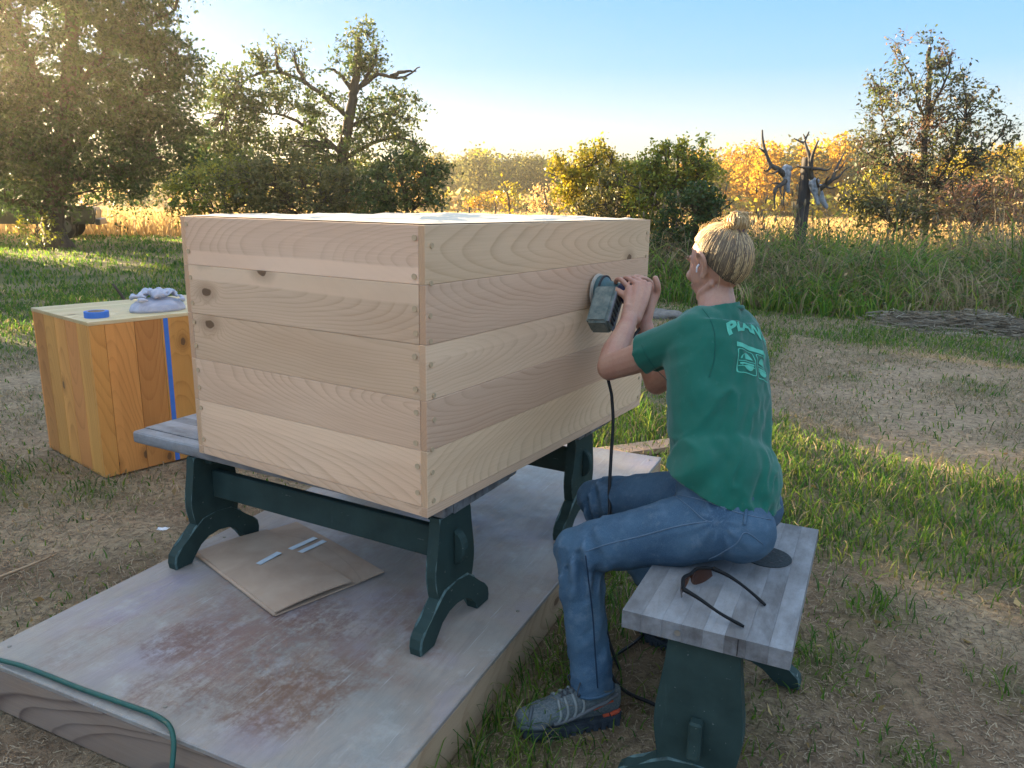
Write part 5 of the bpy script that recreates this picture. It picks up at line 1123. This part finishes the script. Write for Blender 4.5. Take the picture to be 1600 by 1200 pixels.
# --- shoes
g = G('grey_trail_mesh', .75, .25); o_ = g.obj(); f = g.noise(o_, 220, 3); f2 = g.noise(o_, 12, 4); g.base(g.mix(g.rng(f, .4, .65), g.mix(g.rng(f2, .3, .7), (.055, .075, .085), (.09, .11, .115)), (.14, .155, .155))); g.bump(f, .3, .002); M_SHOE = g.m
M_SOLE = plain('dark_sole', (.045, .055, .065), .7, .2, 40, .3); M_OVER = plain('pale_overlay', (.19, .205, .20), .6); M_ORANGE = plain('orange_accent', (.55, .085, .035), .5); M_LACE = plain('dark_lace', (.05, .055, .06), .8); M_TOE = plain('rubber_toe', (.075, .09, .10), .55)
def shoe(heel, toe, mirror=1):
    ax = unit(V3(toe[0] - heel[0], toe[1] - heel[1], 0)); L = np.linalg.norm((toe - heel)[:2]); lt = V3(-ax[1], ax[0], 0) * mirror     # lt: towards the outer side
    def S(t, y, z): return V3(heel[0], heel[1], 0) + ax * (t * L) + lt * y + UPV * z - PB
    half = lambda t: np.interp(t, [0, .06, .2, .4, .6, .75, .88, .96, 1], [.022, .033, .036, .036, .043, .047, .041, .026, .008])
    root = bpy.data.objects.new('shoe', None); 
    # sole with tread lugs
    m = MB(); ts = np.linspace(.0, 1, 22); V = []; F = []
    for t in ts:
        h = half(t) + .004; rise = .012 * sstep(.80, 1, t) + .006 * sstep(.08, 0, t)
        for y, z in ((-h, rise), (h, rise), (h * 1.02, .026 + rise * .8), (-h * 1.02, .026 + rise * .8)): V.append(S(t, y, z))
    for i in range(len(ts) - 1):
        for k in range(4): F.append((4 * i + k, 4 * i + (k + 1) % 4, 4 * i + 4 + (k + 1) % 4, 4 * i + 4 + k))
    F += [(0, 1, 2, 3), tuple(4 * (len(ts) - 1) + k for k in (3, 2, 1, 0))]; m.add(V, F)
    for t in np.linspace(.05, .95, 13):
        for sg in (-1, 1):
            h = half(t) + .003; V = [S(t + dt, sg * (h + dy), z + .010 * sstep(.82, 1, t)) for dt in (-.022, .022) for dy in (-.010, .004) for z in (-.006, .016)]; m.add(V, [(0, 1, 3, 2), (4, 6, 7, 5), (0, 4, 5, 1), (2, 3, 7, 6), (0, 2, 6, 4), (1, 5, 7, 3)])
    pass
    link('sole', m.mesh(False), person, mat=M_SOLE)
    # upper
    u = MB(); tt = [.02, .10, .22, .36, .50, .64, .78, .90, .975]; hh = [.078, .092, .094, .094, .085, .068, .054, .045, .034]
    pts = [S(t, 0, .018 + h * .45) for t, h in zip(tt, hh)]; u.tube(np.array(pts), 1.0, 20, up=UPV, ell=np.array([(half(t) + .001, h * .52) for t, h in zip(tt, hh)])); ball(u, S(.93, 0, .040), (.026, .034, .022), np.array([ax, lt, UPV])); ball(u, S(.05, 0, .055), (.020, .030, .036), np.array([ax, lt, UPV])); limb(u, [S(.22, 0, .09), S(.20, 0, .125)], [.044, .046], 14, 3)
    um = remesh(u, .0045, 5, .5); cut_near(um, S(.20, 0, .116), unit(UPV * 1 - ax * .25), .10); vv = get_v(um); 
    bv = BVHTree.FromPolygons([tuple(x) for x in vv], [tuple(p.vertices) for p in um.polygons]); smooth(um); link('upper', um, person, mat=M_SHOE)
    def band(path, r, name, mat, parent=person):
        out = []
        for t, y, z in catmull(path, 5):
            p = S(t, y, z); near = bv.find_nearest(Vector(p)); out.append(np.array(near[0]) + np.array(near[1]) * r * .35)
        return link(name, MB().tube(np.array(out), r, 6).mesh(), parent, mat=mat)
    for sg in (1, -1):
        for k, t in enumerate((.38, .46, .54, .61)): band([(t + .03, sg * .016, .10), (t + .015, sg * .034, .075 - k * .004), (t + .05, sg * .046, .040)], .0042, 'overlay_strip', M_OVER)
        band([(.04, sg * .03, .088), (.14, sg * .04, .082), (.28, sg * .045, .068), (.42, sg * .045, .052), (.56, sg * .05, .040), (.70, sg * .052, .038)], .0058, 'overlay_strip', plain('dusty_overlay', (.11, .115, .12), .6) if 'dusty_overlay' not in bpy.data.materials else bpy.data.materials['dusty_overlay'])
        band([(.10, sg * .04, .074), (.18, sg * .042, .069), (.30, sg * .045, .058)], .0026, 'accent_line', M_ORANGE)
        band([(.00, sg * .02, .024), (.06, sg * .042, .024), (.11, sg * .042, .020)], .0075, 'heel_accent', M_ORANGE); band([(.13, sg * .042, .020), (.19, sg * .042, .018)], .006, 'heel_accent', M_ORANGE)
    band([(.99, 0, .03), (.955, .03, .032), (.87, .045, .034), (.78, .05, .034)], .0085, 'toe_guard', M_TOE); band([(.99, 0, .03), (.955, -.03, .032), (.87, -.045, .034), (.78, -.05, .034)], .0085, 'toe_guard', M_TOE); band([(.86, 0, .065), (.90, .022, .056), (.93, .034, .04)], .005, 'toe_guard', M_TOE)
    for k, t in enumerate((.40, .47, .54, .61)): band([(t - .02, -.018, .12), (t, 0, .12), (t + .02, .018, .12)], .0026, 'lace', M_LACE); band([(t + .02, -.018, .12), (t, 0, .122), (t - .02, .018, .12)], .0026, 'lace', M_LACE)
    for sg in (1, -1): link('lace', MB().tube(catmull([S(.385, 0, .118), S(.42, sg * .02, .135), S(.47, sg * .038, .118), S(.44, sg * .03, .10), S(.40, sg * .01, .115)], 5), .0022, 6).mesh(), person, mat=M_LACE)
    sk = MB(); limb(sk, [S(.20, 0, .09), S(.20, 0, .112)], [.037, .034], 12, 3); link('sock', sk.mesh(), person, mat=plain('dark_sock', (.04, .045, .05), .9) if 'dark_sock' not in bpy.data.materials else bpy.data.materials['dark_sock'])
shoe(V3(.308, 1.845, 0), V3(.030, 1.768, 0), 1)
shoe(V3(.625, 2.095, 0), V3(.455, 2.285, 0), 1)

# --- hair: scalp cap, combed strands to the bun, the bun and its tie
M_HAIRM = G('blond_hair', .42, .5); o_ = M_HAIRM.obj(); isl = M_HAIRM.island()
M_HAIRM.leafy(M_HAIRM.ramp(isl, [(0, (.42, .28, .13)), (.35, (.72, .52, .26)), (.7, (.84, .65, .38)), (1, (.50, .36, .19))]), .22); M_HAIR = M_HAIRM.m
M_UNDER = plain('short_under_hair', (.10, .075, .05), .6, .3, 60, .4)
rng = np.random.default_rng(500)
bunc = hd(-.068, -.004, .113)
def scalp(th, ph, k=1.0):
    """th: 0 crown .. pi/2 ear height; ph: 0 front, pi back"""
    return hd(-.012 + .099 * k * math.sin(th) * math.cos(ph), .0785 * k * math.sin(th) * math.sin(ph), .020 + .0965 * k * math.cos(th))
cp = MB(); TH = np.linspace(0, 1, 12); V = []; F = []; NPH = 40
def lim(ph): a = abs((ph + math.pi) % (2 * math.pi) - math.pi); return np.interp(a, [0, .6, 1.2, 1.45, 1.75, 2.3, math.pi], [.80, .86, 1.12, 1.34, 1.80, 2.36, 2.60])
for t in TH:
    for k in range(NPH): ph = 2 * math.pi * k / NPH; V.append(scalp(t * lim(ph), ph, 1.0))
for i in range(11):
    for k in range(NPH): F.append((i * NPH + k, i * NPH + (k + 1) % NPH, (i + 1) * NPH + (k + 1) % NPH, (i + 1) * NPH + k))
cp.add(np.array(V) - PB, F); cap_ = link('hair_cap', cp.mesh(), person, mat=M_UNDER)
hs = MB(); hu = MB(); root_b = hd(-.050, -.002, .098)
for i in range(2500):
    ph = rng.uniform(0, 2 * math.pi); a = abs((ph + math.pi) % (2 * math.pi) - math.pi); th = lim(ph) * (rng.uniform(.25, 1.0) if rng.random() < .55 else rng.uniform(.88, 1.0))
    if a < 1.9 and a > 1.15: th = min(th, lim(ph))
    if a > 1.55 and th > 1.35 and rng.random() < .55: th *= rng.uniform(.7, .9)
    p0 = scalp(th, ph, 1.005); u0 = unit(p0 - hd(-.012, 0, .02)); u1 = unit(root_b + (rng.normal(size=3) * .006) - hd(-.012, 0, .02)); pts = []
    lift = rng.uniform(1.0, 1.035); r0 = np.linalg.norm(p0 - hd(-.012, 0, .02))
    om = math.acos(np.clip(u0 @ u1, -1, 1)) + 1e-6
    for t in np.linspace(0, 1, 8):
        d = (math.sin((1 - t) * om) * u0 + math.sin(t * om) * u1) / math.sin(om); l = np.array([d @ HF, d @ HL, d @ HU]); rad = 1 / math.sqrt((l[0] / .099) ** 2 + (l[1] / .0785) ** 2 + (l[2] / .0965) ** 2)
        pts.append(hd(-.012, 0, .02) + d * rad * (1 + (lift - 1) * math.sin(math.pi * min(1, t * 1.1)) + .004))
    pts = np.array(pts) - PB; under = a > 1.25 and th > 1.2 and rng.random() < (.85 if a < 2.5 else .5); (hu if under else hs).tube(pts, np.array([.0005, .0010, .0012, .0012, .0012, .0012, .0011, .0009]) * rng.uniform(.7, 1.3), 4, cap=False)
link('combed_hair', hs.mesh(), person, mat=M_HAIR); gu = G('under_hair', .5, .4); gu.base(gu.ramp(gu.island(), [(0, (.10, .07, .045)), (.5, (.19, .135, .085)), (1, (.30, .22, .13))])); link('nape_hair', hu.mesh(), person, mat=gu.m)
bn = MB()
for i in range(480):
    a = rng.uniform(0, 2 * math.pi); tl = rng.normal() * .45; R0 = .020 + .009 * rng.random(); ax1 = unit(HL * math.cos(a) + HF * math.sin(a)); ax2 = unit(HU + ax1 * tl * .3 + rng.normal(size=3) * .25); ax2 = unit(ax2 - ax1 * (ax1 @ ax2)); c0 = bunc + rng.normal(size=3) * .006
    t0 = rng.uniform(0, 6.28); tt = np.linspace(t0, t0 + rng.uniform(1.6, 3.2), 8); bn.tube(np.array([c0 + (ax1 * math.cos(t) * R0 * 1.1 + ax2 * math.sin(t) * R0 * .8) for t in tt]) - PB, .0014, 4, cap=False)
ball(bn, bunc - PB, (.021, .021, .018), AX)
link('hair_bun', bn.mesh(), person, mat=M_HAIR)
tie = [bunc - HU * .022 + (HF * math.cos(a) + HL * math.sin(a)) * .018 for a in np.linspace(0, 2 * math.pi, 20)]
link('hair_tie', MB().tube(np.array(tie) - PB, .0055, 8, cap=False).mesh(), person, mat=plain('mauve_hair_tie', (.16, .11, .15), .8))
ws = MB()
for i in range(12):
    ph = math.pi + rng.normal() * .45; p0 = scalp(lim(ph) * rng.uniform(.96, 1.0), ph, 1.01); out = unit(p0 - headc); e = p0 + out * rng.uniform(.005, .03) - HU * rng.uniform(.01, .045) + rng.normal(size=3) * .008; ws.tube(catmull([p0, (p0 + e) / 2 + out * .006, e], 3) - PB, .00055, 3, cap=False)
for i in range(60):
    ph = rng.uniform(0, 6.28); p0 = scalp(rng.uniform(.2, .9) * lim(ph), ph, 1.05); out = unit(p0 - headc); e = p0 + out * rng.uniform(.004, .016) + (bunc - p0) * rng.uniform(.1, .4); ws.tube(catmull([p0, (p0 + e) / 2 + out * .008, e], 3) - PB, .0005, 3, cap=False)
tag(link('loose_strands', ws.mesh(), person, mat=M_HAIR), kind='stuff')

# ------------------------------------------------------------------ the sander
sn = thing('orbital_sander', 'dusty teal orbital sander held against the big box by both hands', 'sander', tuple(sand_c))
M_TEAL = plain('dusty_teal_plastic', (.045, .105, .115), .5, .4, 30, .35, .2); g = G('dusty_canister', .6, .3); o_ = g.obj(); f = g.noise(o_, 30, 5, .7); g.base(g.mix(g.rng(f, .35, .7), (.085, .125, .12), (.26, .28, .24))); M_CAN = g.m
M_PAD = plain('sanding_pad', (.05, .05, .055), .8); M_PADW = plain('pad_rim', (.42, .38, .32), .7)
O = sand_c
def rev(profile, name, mat, c0=(0, 0), sides=24, squash=1.0, parent=sn):
    m = MB(); P = np.array([SX * SXs * c0[0] + SU * c0[1] + FN * z for z, r in profile]); m.tube(P, [max(r, .0005) for z, r in profile], sides, up=SU); return link(name, m.mesh(ang=R(40)), parent, mat=mat)
rev([(.0015, .0), (.0015, .062), (.010, .0635), (.010, .0)], 'sanding_pad', M_PAD); rev([(.010, .0), (.0102, .0615), (.016, .061), (.020, .055), (.020, .0)], 'pad_rim', M_PADW)
rev([(.020, .0), (.021, .056), (.034, .057), (.044, .050), (.052, .040), (.090, .035), (.120, .034), (.150, .037), (.172, .038), (.186, .033), (.193, .020), (.195, .0)], 'motor_housing', M_TEAL)
rev([(.036, .0575), (.042, .0575)], 'skirt_slot', M_PAD); rev([(.100, .0352), (.128, .0352)], 'brand_band', plain('dark_band', (.03, .035, .09), .5)); 
# dust canister: wedge box hanging down towards the camera
def obox(c0, ex, ey, ez, sx, sy, sz, taper=1.0):
    V = []
    for k in (-1, 1):
        for jy in (-1, 1):
            for i in (-1, 1): tp = taper if jy < 0 else 1.0; V.append(c0 + ex * i * sx / 2 * tp + ey * jy * sy / 2 + ez * k * sz / 2 * tp)
    return np.array(V), [(0, 1, 3, 2), (4, 6, 7, 5), (0, 4, 5, 1), (2, 3, 7, 6), (0, 2, 6, 4), (1, 5, 7, 3)]
cd = unit(-SU * .80 - SX * SXs * .62 + FN * .10); cx_ = unit(np.cross(cd, FN)); cz_ = np.cross(cx_, cd)
cc0 = SX * SXs * -.078 + SU * -.058 + FN * .078
bm = bmesh.new(); V, F = obox(cc0, cx_, -cd, cz_,   .078, .150, .080, .92); vs = [bm.verts.new(q) for q in V]; [bm.faces.new([vs[i] for i in f]) for f in F]; bmesh.ops.recalc_face_normals(bm, faces=bm.faces); bmesh.ops.bevel(bm, geom=list(bm.edges), offset=.008, segments=3, affect='EDGES')
can = link('dust_canister', smooth(bm_mesh(bm), R(35)), sn, mat=M_CAN)
toc = unit(V3(0, 0, CAM_H) - sand_c); fa = cz_ if cz_ @ toc > 0 else -cz_; fb = cx_ if cx_ @ toc > 0 else -cx_
for k in range(6):
    V, F = obox(cc0 + fa * .0405 - cd * (.050 - k * .020), fb, cd, fa, .050, .008, .003); link('vent_slot', MB().add(V, F).mesh(False), can, mat=M_PAD)
V, F = obox(cc0 + fa * .041 + fb * .026, fb, cd, fa, .010, .138, .005); link('filter_frame', MB().add(V, F).mesh(False), can, mat=plain('grey_frame', (.16, .17, .19), .5))
V, F = obox(cc0 + fa * .041 - fb * .026, fb, cd, fa, .010, .138, .005); link('filter_frame', MB().add(V, F).mesh(False), can, mat=bpy.data.materials['grey_frame'])
link('neck', MB().tube(np.array([FN * .04 + SU * -.01, cc0 - cd * .03]), [.026, .026], 12).mesh(), sn, mat=M_TEAL)
link('switch', MB().add(*obox(SU * .038 + FN * .165, SX, SU, FN, .016, .006, .022)).mesh(False), sn, mat=M_PAD)
p_c = [sdl(.01, -.035, .165), sdl(-.005, -.10, .19), at(953, 570, 2.42), at(956, 620, 2.36), at(958, 660, 2.32), at(955, 710, 2.27), at(952, 770, 2.20), at(952, 805, 2.16), V3(.28, 2.10, .30), V3(.30, 2.07, .12), V3(.34, 2.02, .02)]
link('power_cord', MB().tube(catmull(np.array(p_c), 8) - O, .0052, 8).mesh(), sn, mat=M_CORDB)

# ------------------------------------------------------------------ on the short bench
BC = V3(.4266, 1.4916, .48); CX = V3(.432, .902, 0); CY = V3(-.902, .432, 0)
sg = thing('sunglasses', 'brown wraparound sunglasses with black temples lying open on the short bench', 'sunglasses', (.469, 1.641, .48))
M_BLACK = plain('black_frame', (.005, .006, .007), .5, .2); g = G('brown_lens', .08, .6); g.base((.055, .018, .008)); M_LENS = g.m
G0 = V3(.469, 1.641, .48)
pL, pR = V3(.403, 1.598, .48), V3(.499, 1.702, .48); tL, tR = V3(.518, 1.500, .48), V3(.595, 1.594, .48)
cM = (pL + pR) / 2; fw_ = unit(cM - (tL + tR) / 2); cM = cM + fw_ * .022
br = catmull([pL + UPV * .040, pL * .5 + cM * .5 + fw_ * .010 + UPV * .046, cM + UPV * .044, pR * .5 + cM * .5 + fw_ * .010 + UPV * .046, pR + UPV * .040], 6)
link('brow_bar', MB().tube(br - G0, .0042, 8).mesh(), sg, mat=M_BLACK)
for a, c_, s in ((pL, cM, 1), (pR, cM, -1)):
    V = []; F = []; N_ = 10
    for i in range(N_ + 1):
        t = i / N_; p = a * (1 - t) + c_ * t + fw_ * .012 * math.sin(math.pi * t); hgt = .043 * math.sin(math.pi * np.clip(t * .85 + .12, 0, 1)) ** .6
        V += [p + UPV * .044, p + UPV * (.044 - hgt * .5) + fw_ * .004, p + UPV * max(.0015, .044 - hgt)]
    for i in range(N_): F += [(3 * i, 3 * i + 3, 3 * i + 4, 3 * i + 1), (3 * i + 1, 3 * i + 4, 3 * i + 5, 3 * i + 2)]
    link('lens', MB().add(np.array(V) - G0, F).mesh(), sg, mat=M_LENS)
for a, t_ in ((pL, tL), (pR, tR)):
    sd_ = unit(np.cross(UPV, t_ - a)) * (1 if a is pL else -1)
    link('temple', MB().tube(catmull([a + UPV * .040, a * .7 + t_ * .3 + UPV * .034 - sd_ * .006, a * .35 + t_ * .65 + UPV * .019 - sd_ * .008, t_ + UPV * .0045], 6) - G0, np.interp(np.linspace(0, 1, 19), [0, .15, .6, .9, 1], [.0062, .0050, .0034, .0042, .003]), 8).mesh(), sg, mat=M_BLACK)
dk = thing('sanding_disc', 'round dark sanding disc with holes lying on the short bench behind the woman', 'disc', (.682, 1.852, .4805))
bm = bmesh.new(); bmesh.ops.create_cone(bm, cap_ends=True, segments=40, radius1=.0625, radius2=.0625, depth=.0015); link('disc', bm_mesh(bm), dk, (0, 0, .001), mat=plain('grey_abrasive', (.045, .055, .060), .9, .1, 200, .3))
hm = disc_me(.0045, .0004, 12); 
for a in np.linspace(0, 2 * math.pi, 8, endpoint=False): link('hole', hm, dk, (.038 * math.cos(a), .038 * math.sin(a), .0021), mat=bpy.data.materials['sanding_pad'])
link('hole', hm, dk, (0, 0, .0021), mat=bpy.data.materials['sanding_pad'])

# ------------------------------------------------------------------ crumpled cloth on the orange box
rng = np.random.default_rng(44); cm_ = MB(); ball(cm_, (0, 0, .012), (.15, .095, .062)); ball(cm_, (-.03, .01, .025), (.10, .07, .045))
for i in range(30):
    a = rng.uniform(0, 2 * np.pi); r1 = rng.uniform(.3, 1.0); p0 = V3(.15 * r1 * math.cos(a), .095 * r1 * math.sin(a), 0); dr_ = rng.uniform(-.7, .7) + a + math.pi * .5; l_ = rng.uniform(.06, .14); pts = []
    for t in np.linspace(-.5, .5, 5):
        q = p0 + V3(math.cos(dr_ + t * 1.2) * l_ * t, math.sin(dr_ + t * 1.2) * l_ * t * .75, 0); e_ = max(0, 1 - (q[0] / .18) ** 2 - (q[1] / .115) ** 2); q[2] = .012 + .095 * e_ ** .55 * rng.uniform(.85, 1.1); pts.append(q)
    cm_.tube(catmull(pts, 4), np.interp(np.linspace(0, 1, 17), [0, .5, 1], [.004, rng.uniform(.009, .018), .005]), 8)
me = remesh(cm_, .0042, 2, .5); vv = get_v(me); vv[:, 2] = np.maximum(vv[:, 2], .001); set_v(me, vv); smooth(me)
g = G('pale_blue_cloth', .85, .1); o_ = g.obj(); f = g.noise(g.map(o_, (9, 60, 20), rot=(0, 0, .6)), 1, 3); g.base(g.mix(g.rng(f, .4, .6), (.36, .385, .47), (.47, .48, .54))); g.bump(g.noise(o_, 30, 4), .3, .004)
cl = link('crumpled_shirt', me, mat=g.m); cl.location = on_orange(.42, .17, 0); cl.rotation_euler = (0, 0, OROT); tag(cl, 'crumpled pale blue cloth lying on the smaller orange box', 'cloth')
# ------------------------------------------------------------------ antler post
PD = 14.6
pb = grd(1254, PD)
post = thing('antler_post', 'weathered round wooden post standing in the tall weeds at the right', 'post', tuple(pb))
g = G('weathered_post', .85, .15); o_ = g.obj(); f = g.noise(g.map(o_, (14, 14, 1.6)), 1, 6, .65); g.base(g.ramp(f, [(.3, (.03, .027, .028)), (.55, (.075, .066, .062)), (.8, (.19, .165, .14))])); g.bump(f, .7, .015)
ptop = at(1256, 246, PD)
m = MB(); hgt = ptop[2]; N_ = 22; V = []; F = []
zs_ = [0, .3 * hgt, .62 * hgt, .9 * hgt, hgt - .03, hgt]; rs_ = [.115, .108, .104, .10, .098, .086]
for z, r in zip(zs_, rs_):
    for k in range(N_):
        a = 2 * math.pi * k / N_; q = r * (1 + .05 * math.sin(3 * a + 1) + .03 * math.sin(7 * a)); V.append((q * math.cos(a), q * math.sin(a), z))
for i in range(len(zs_) - 1):
    for k in range(N_): F.append((i * N_ + k, i * N_ + (k + 1) % N_, (i + 1) * N_ + (k + 1) % N_, (i + 1) * N_ + k))
F.append(tuple((len(zs_) - 1) * N_ + k for k in range(N_))); m.add(V, F); link('pole', m.mesh(ang=R(50)), post, mat=g.m)
wm = MB(); 
for k in range(3): wm.tube([(.110 * math.cos(a), .110 * math.sin(a), hgt * .655 + .012 * k + .01 * math.sin(a)) for a in np.linspace(0, 2 * math.pi, 25)], .006, 5, cap=False)
link('wire_band', wm.mesh(), post, mat=plain('rusty_wire', (.06, .045, .04), .7))
M_ANT = bark('antler', (.05, .043, .04), (.15, .13, .11), 20); M_BONE = plain('skull_bone', (.30, .31, .325), .8, .2, 14, .5, .5)
def antlers(label, skull_px, beams, skull_dir, seed):
    sc = at(*skull_px, PD - .10); t = thing('antlers', label, 'antlers', tuple(sc), 0, None)
    sk = MB(); d = unit(skull_dir)
    limb(sk, [sc - d * .10, sc, sc + d * .16, sc + d * .30], [.07, .082, .05, .036], 12, 4); ball(sk, sc - d * .05 + V3(.05, -.03, .05), .045); ball(sk, sc - d * .05 - V3(.05, .03, .0), .045)
    sm = remesh(sk, .014, 3); set_v(sm, get_v(sm) - sc); smooth(sm); link('skull', sm, t, mat=M_BONE)
    for path, r in beams:
        pts = np.array([at(px, py, PD + dd) for px, py, dd in path]); P = catmull(pts, 6); link('beam' if r > .02 else 'tine', MB().tube(P - sc, np.linspace(r * 1.5, r * .36, len(P)), 8).mesh(), t, mat=M_ANT)
    return t
antlers('elk skull with one tall antler, hung on the left side of the post', (1229, 272),
        [([(1228, 276, -.1), (1217, 265, -.2), (1205, 258, -.25), (1197, 240, -.28), (1192, 220, -.25), (1191, 203, -.2)], .036), ([(1205, 259, -.25), (1199, 267, -.35), (1193, 266, -.4)], .019), ([(1196, 238, -.28), (1190, 234, -.3), (1186, 231, -.32)], .017),
         ([(1230, 280, -.1), (1222, 288, -.25), (1212, 294, -.4), (1208, 302, -.5)], .034), ([(1213, 294, -.4), (1210, 310, -.5), (1211, 330, -.5)], .018), ([(1217, 265, -.2), (1210, 270, -.35), (1200, 272, -.42)], .016), ([(1222, 288, -.25), (1210, 286, -.4), (1203, 290, -.45)], .015), ([(1222, 287, -.25), (1219, 297, -.35), (1222, 306, -.4)], .017), ([(1227, 284, -.15), (1226, 296, -.3), (1224, 312, -.35), (1226, 328, -.35)], .016)], (.10, -.25, -1.0), 1)
antlers('elk skull with a forked antler reaching up, hung on the right side of the post', (1272, 292),
        [([(1268, 280, -.1), (1266, 262, -.2), (1265, 245, -.2), (1260, 230, -.15), (1258, 220, -.1), (1264, 206, 0)], .032), ([(1259, 224, -.1), (1250, 221, -.1), (1240, 216, -.1)], .018), ([(1258, 216, -.08), (1255, 209, -.05)], .014), ([(1267, 262, -.2), (1269, 245, -.25), (1274, 230, -.3), (1279, 219, -.3)], .026),
         ([(1266, 262, -.2), (1256, 262, -.4), (1244, 260, -.5)], .020), ([(1267, 264, -.2), (1280, 264, -.3), (1292, 266, -.35), (1300, 260, -.35)], .021)], (.25, -.25, -.95), 2)
antlers('elk antler spreading low and wide to the right of the post', (1278, 300),
        [([(1276, 300, -.1), (1288, 290, -.2), (1300, 281, -.25), (1305, 268, -.2), (1311, 254, -.1), (1318, 241, 0)], .032), ([(1300, 281, -.25), (1311, 276, -.25), (1318, 268, -.2)], .020), ([(1290, 290, -.2), (1292, 280, -.35), (1296, 276, -.4)], .017), ([(1279, 292, -.15), (1276, 282, -.3), (1279, 277, -.35)], .016), ([(1311, 276, -.25), (1322, 264, -.2), (1332, 260, -.2)], .013), ([(1305, 268, -.2), (1314, 262, -.3), (1322, 250, -.3)], .014), ([(1288, 290, -.2), (1298, 294, -.35), (1310, 290, -.4)], .015)], (.5, -.2, -.85), 3)

# --- fence posts out in the field
FP = [(690, 38), (733, 39), (600, 37), (862, 41), (1115, 42), (1168, 44)]
for k, (px, D) in enumerate(FP):
    o = link('fence_post', MB().tube([(0, 0, 0), (.01, 0, .6), (.015, .01, 1.15)], [.05, .048, .045], 8).mesh(), loc=tuple(grd(px, D)), mat=bpy.data.materials['weathered_post']); tag(o, 'thin dark fence post in the golden field, ' + ('directly above the left part of the box', 'above the middle of the box', 'at the foot of the old fruit tree', 'left of the bright yellow bush', 'right of the lime green bush', 'close to the left of the antler post')[k], 'post', 'fence posts in the golden field')
# --- stick behind the orange box and the pale log by the lawn
o = link('dead_branch', MB().tube(catmull([(-2.75, 5.15, .02), (-2.70, 5.2, .35), (-2.66, 5.22, .62), (-2.74, 5.2, .80)], 4), np.linspace(.022, .008, 13), 7).tube([(-2.68, 5.21, .45), (-2.52, 5.3, .72)], [.014, .006], 6).mesh(), mat=M_BARK); tag(o, 'bare dead branch sticking up behind the smaller orange box', 'branch')
bm = bmesh.new(); bmesh.ops.create_icosphere(bm, subdivisions=4, radius=1)
for v_ in bm.verts:
    q = v_.co.copy(); k_ = 1 + .35 * (float(vnoise(np.array(q.x * 2.3 + 4), np.array(q.y * 3 + q.z + 9))) - .5); v_.co = Vector((q.x * .36 * k_, q.y * .20 * k_, max(-.005, q.z * .085 * k_ + .03 * float(vnoise(np.array(q.x * 5), np.array(q.y * 5))))))
o = link('flat_stone', smooth(bm_mesh(bm)), loc=(1.86, 9.55, 0), rot=(0, 0, -.1), mat=bark('grey_stone', (.13, .115, .10), (.25, .225, .20))); tag(o, 'low pale grey stone lying on the lawn in front of the weeds', 'stone')

# --- dark pickup truck in the shade at the left
tk = thing('pickup_truck', 'dark old pickup truck parked in the shade behind the big tree at the left', 'truck', tuple(grd(22, 30.0)), R(22))
M_TRUCK = plain('dark_truck_paint', (.035, .045, .045), .35, .5); M_GLASS = plain('truck_glass', (.12, .14, .16), .08, .6); M_CHROME = plain('dull_chrome', (.12, .12, .12), .4, .5, metal=.5); M_TYRE = plain('tyre_rubber', (.015, .015, .015), .85)
prof = [(-2.45, .48), (2.35, .48), (2.42, .62), (2.40, 1.02), (1.15, 1.10), (.62, 1.62), (-.62, 1.66), (-.80, 1.10), (-2.42, 1.08), (-2.46, .7)]
link('body', prism_me(prof, 1.78, .05, 'y', 2), tk, mat=M_TRUCK)
link('windscreen', prism_me([(1.09, 1.14), (1.12, 1.15), (.66, 1.58), (.63, 1.57)], 1.5, .005, 'y'), tk, (.03, 0, .012), mat=M_GLASS)
for sy in (-1, 1): link('side_window', prism_me([(.92, 1.14), (.52, 1.55), (-.52, 1.58), (-.66, 1.14)], .02, .003, 'y'), tk, (0, sy * .893, 0), mat=M_GLASS)
link('load_bed', box_me(1.5, 1.5, .03, .01), tk, (-1.6, 0, 1.095), mat=plain('bed_liner', (.02, .02, .02), .8))
link('front_bumper', box_me(.16, 1.86, .2, .04, 2), tk, (2.48, 0, .56), mat=M_CHROME); link('rear_bumper', box_me(.14, 1.8, .16, .03, 2), tk, (-2.52, 0, .56), mat=M_CHROME); link('grille', box_me(.03, 1.15, .22, .01), tk, (2.415, 0, .86), mat=M_CHROME)
for sy in (-1, 1):
    o = link('headlight', disc_me(.10, .05, 20), tk, mat=M_GLASS); orient(o, (0, 1, 0), (0, 0, 1), (1, 0, 0), (2.42, sy * .70, .86))
    link('mirror', box_me(.06, .16, .12, .02), tk, (.78, sy * 1.0, 1.2), mat=M_TRUCK)
for wx in (1.5, -1.5):
    for sy in (-1, 1):
        wh = link('wheel', bm_mesh((lambda b_: (bmesh.ops.create_cone(b_, cap_ends=True, segments=28, radius1=.40, radius2=.40, depth=.26), bmesh.ops.bevel(b_, geom=list(b_.edges), offset=.04, segments=2, affect='EDGES'), b_)[-1])(bmesh.new())), tk, mat=M_TYRE); orient(wh, (1, 0, 0), (0, 0, -1), (0, 1, 0), (wx, sy * .82, .40))
        link('rim', disc_me(.22, .27, 20), wh, mat=M_CHROME)
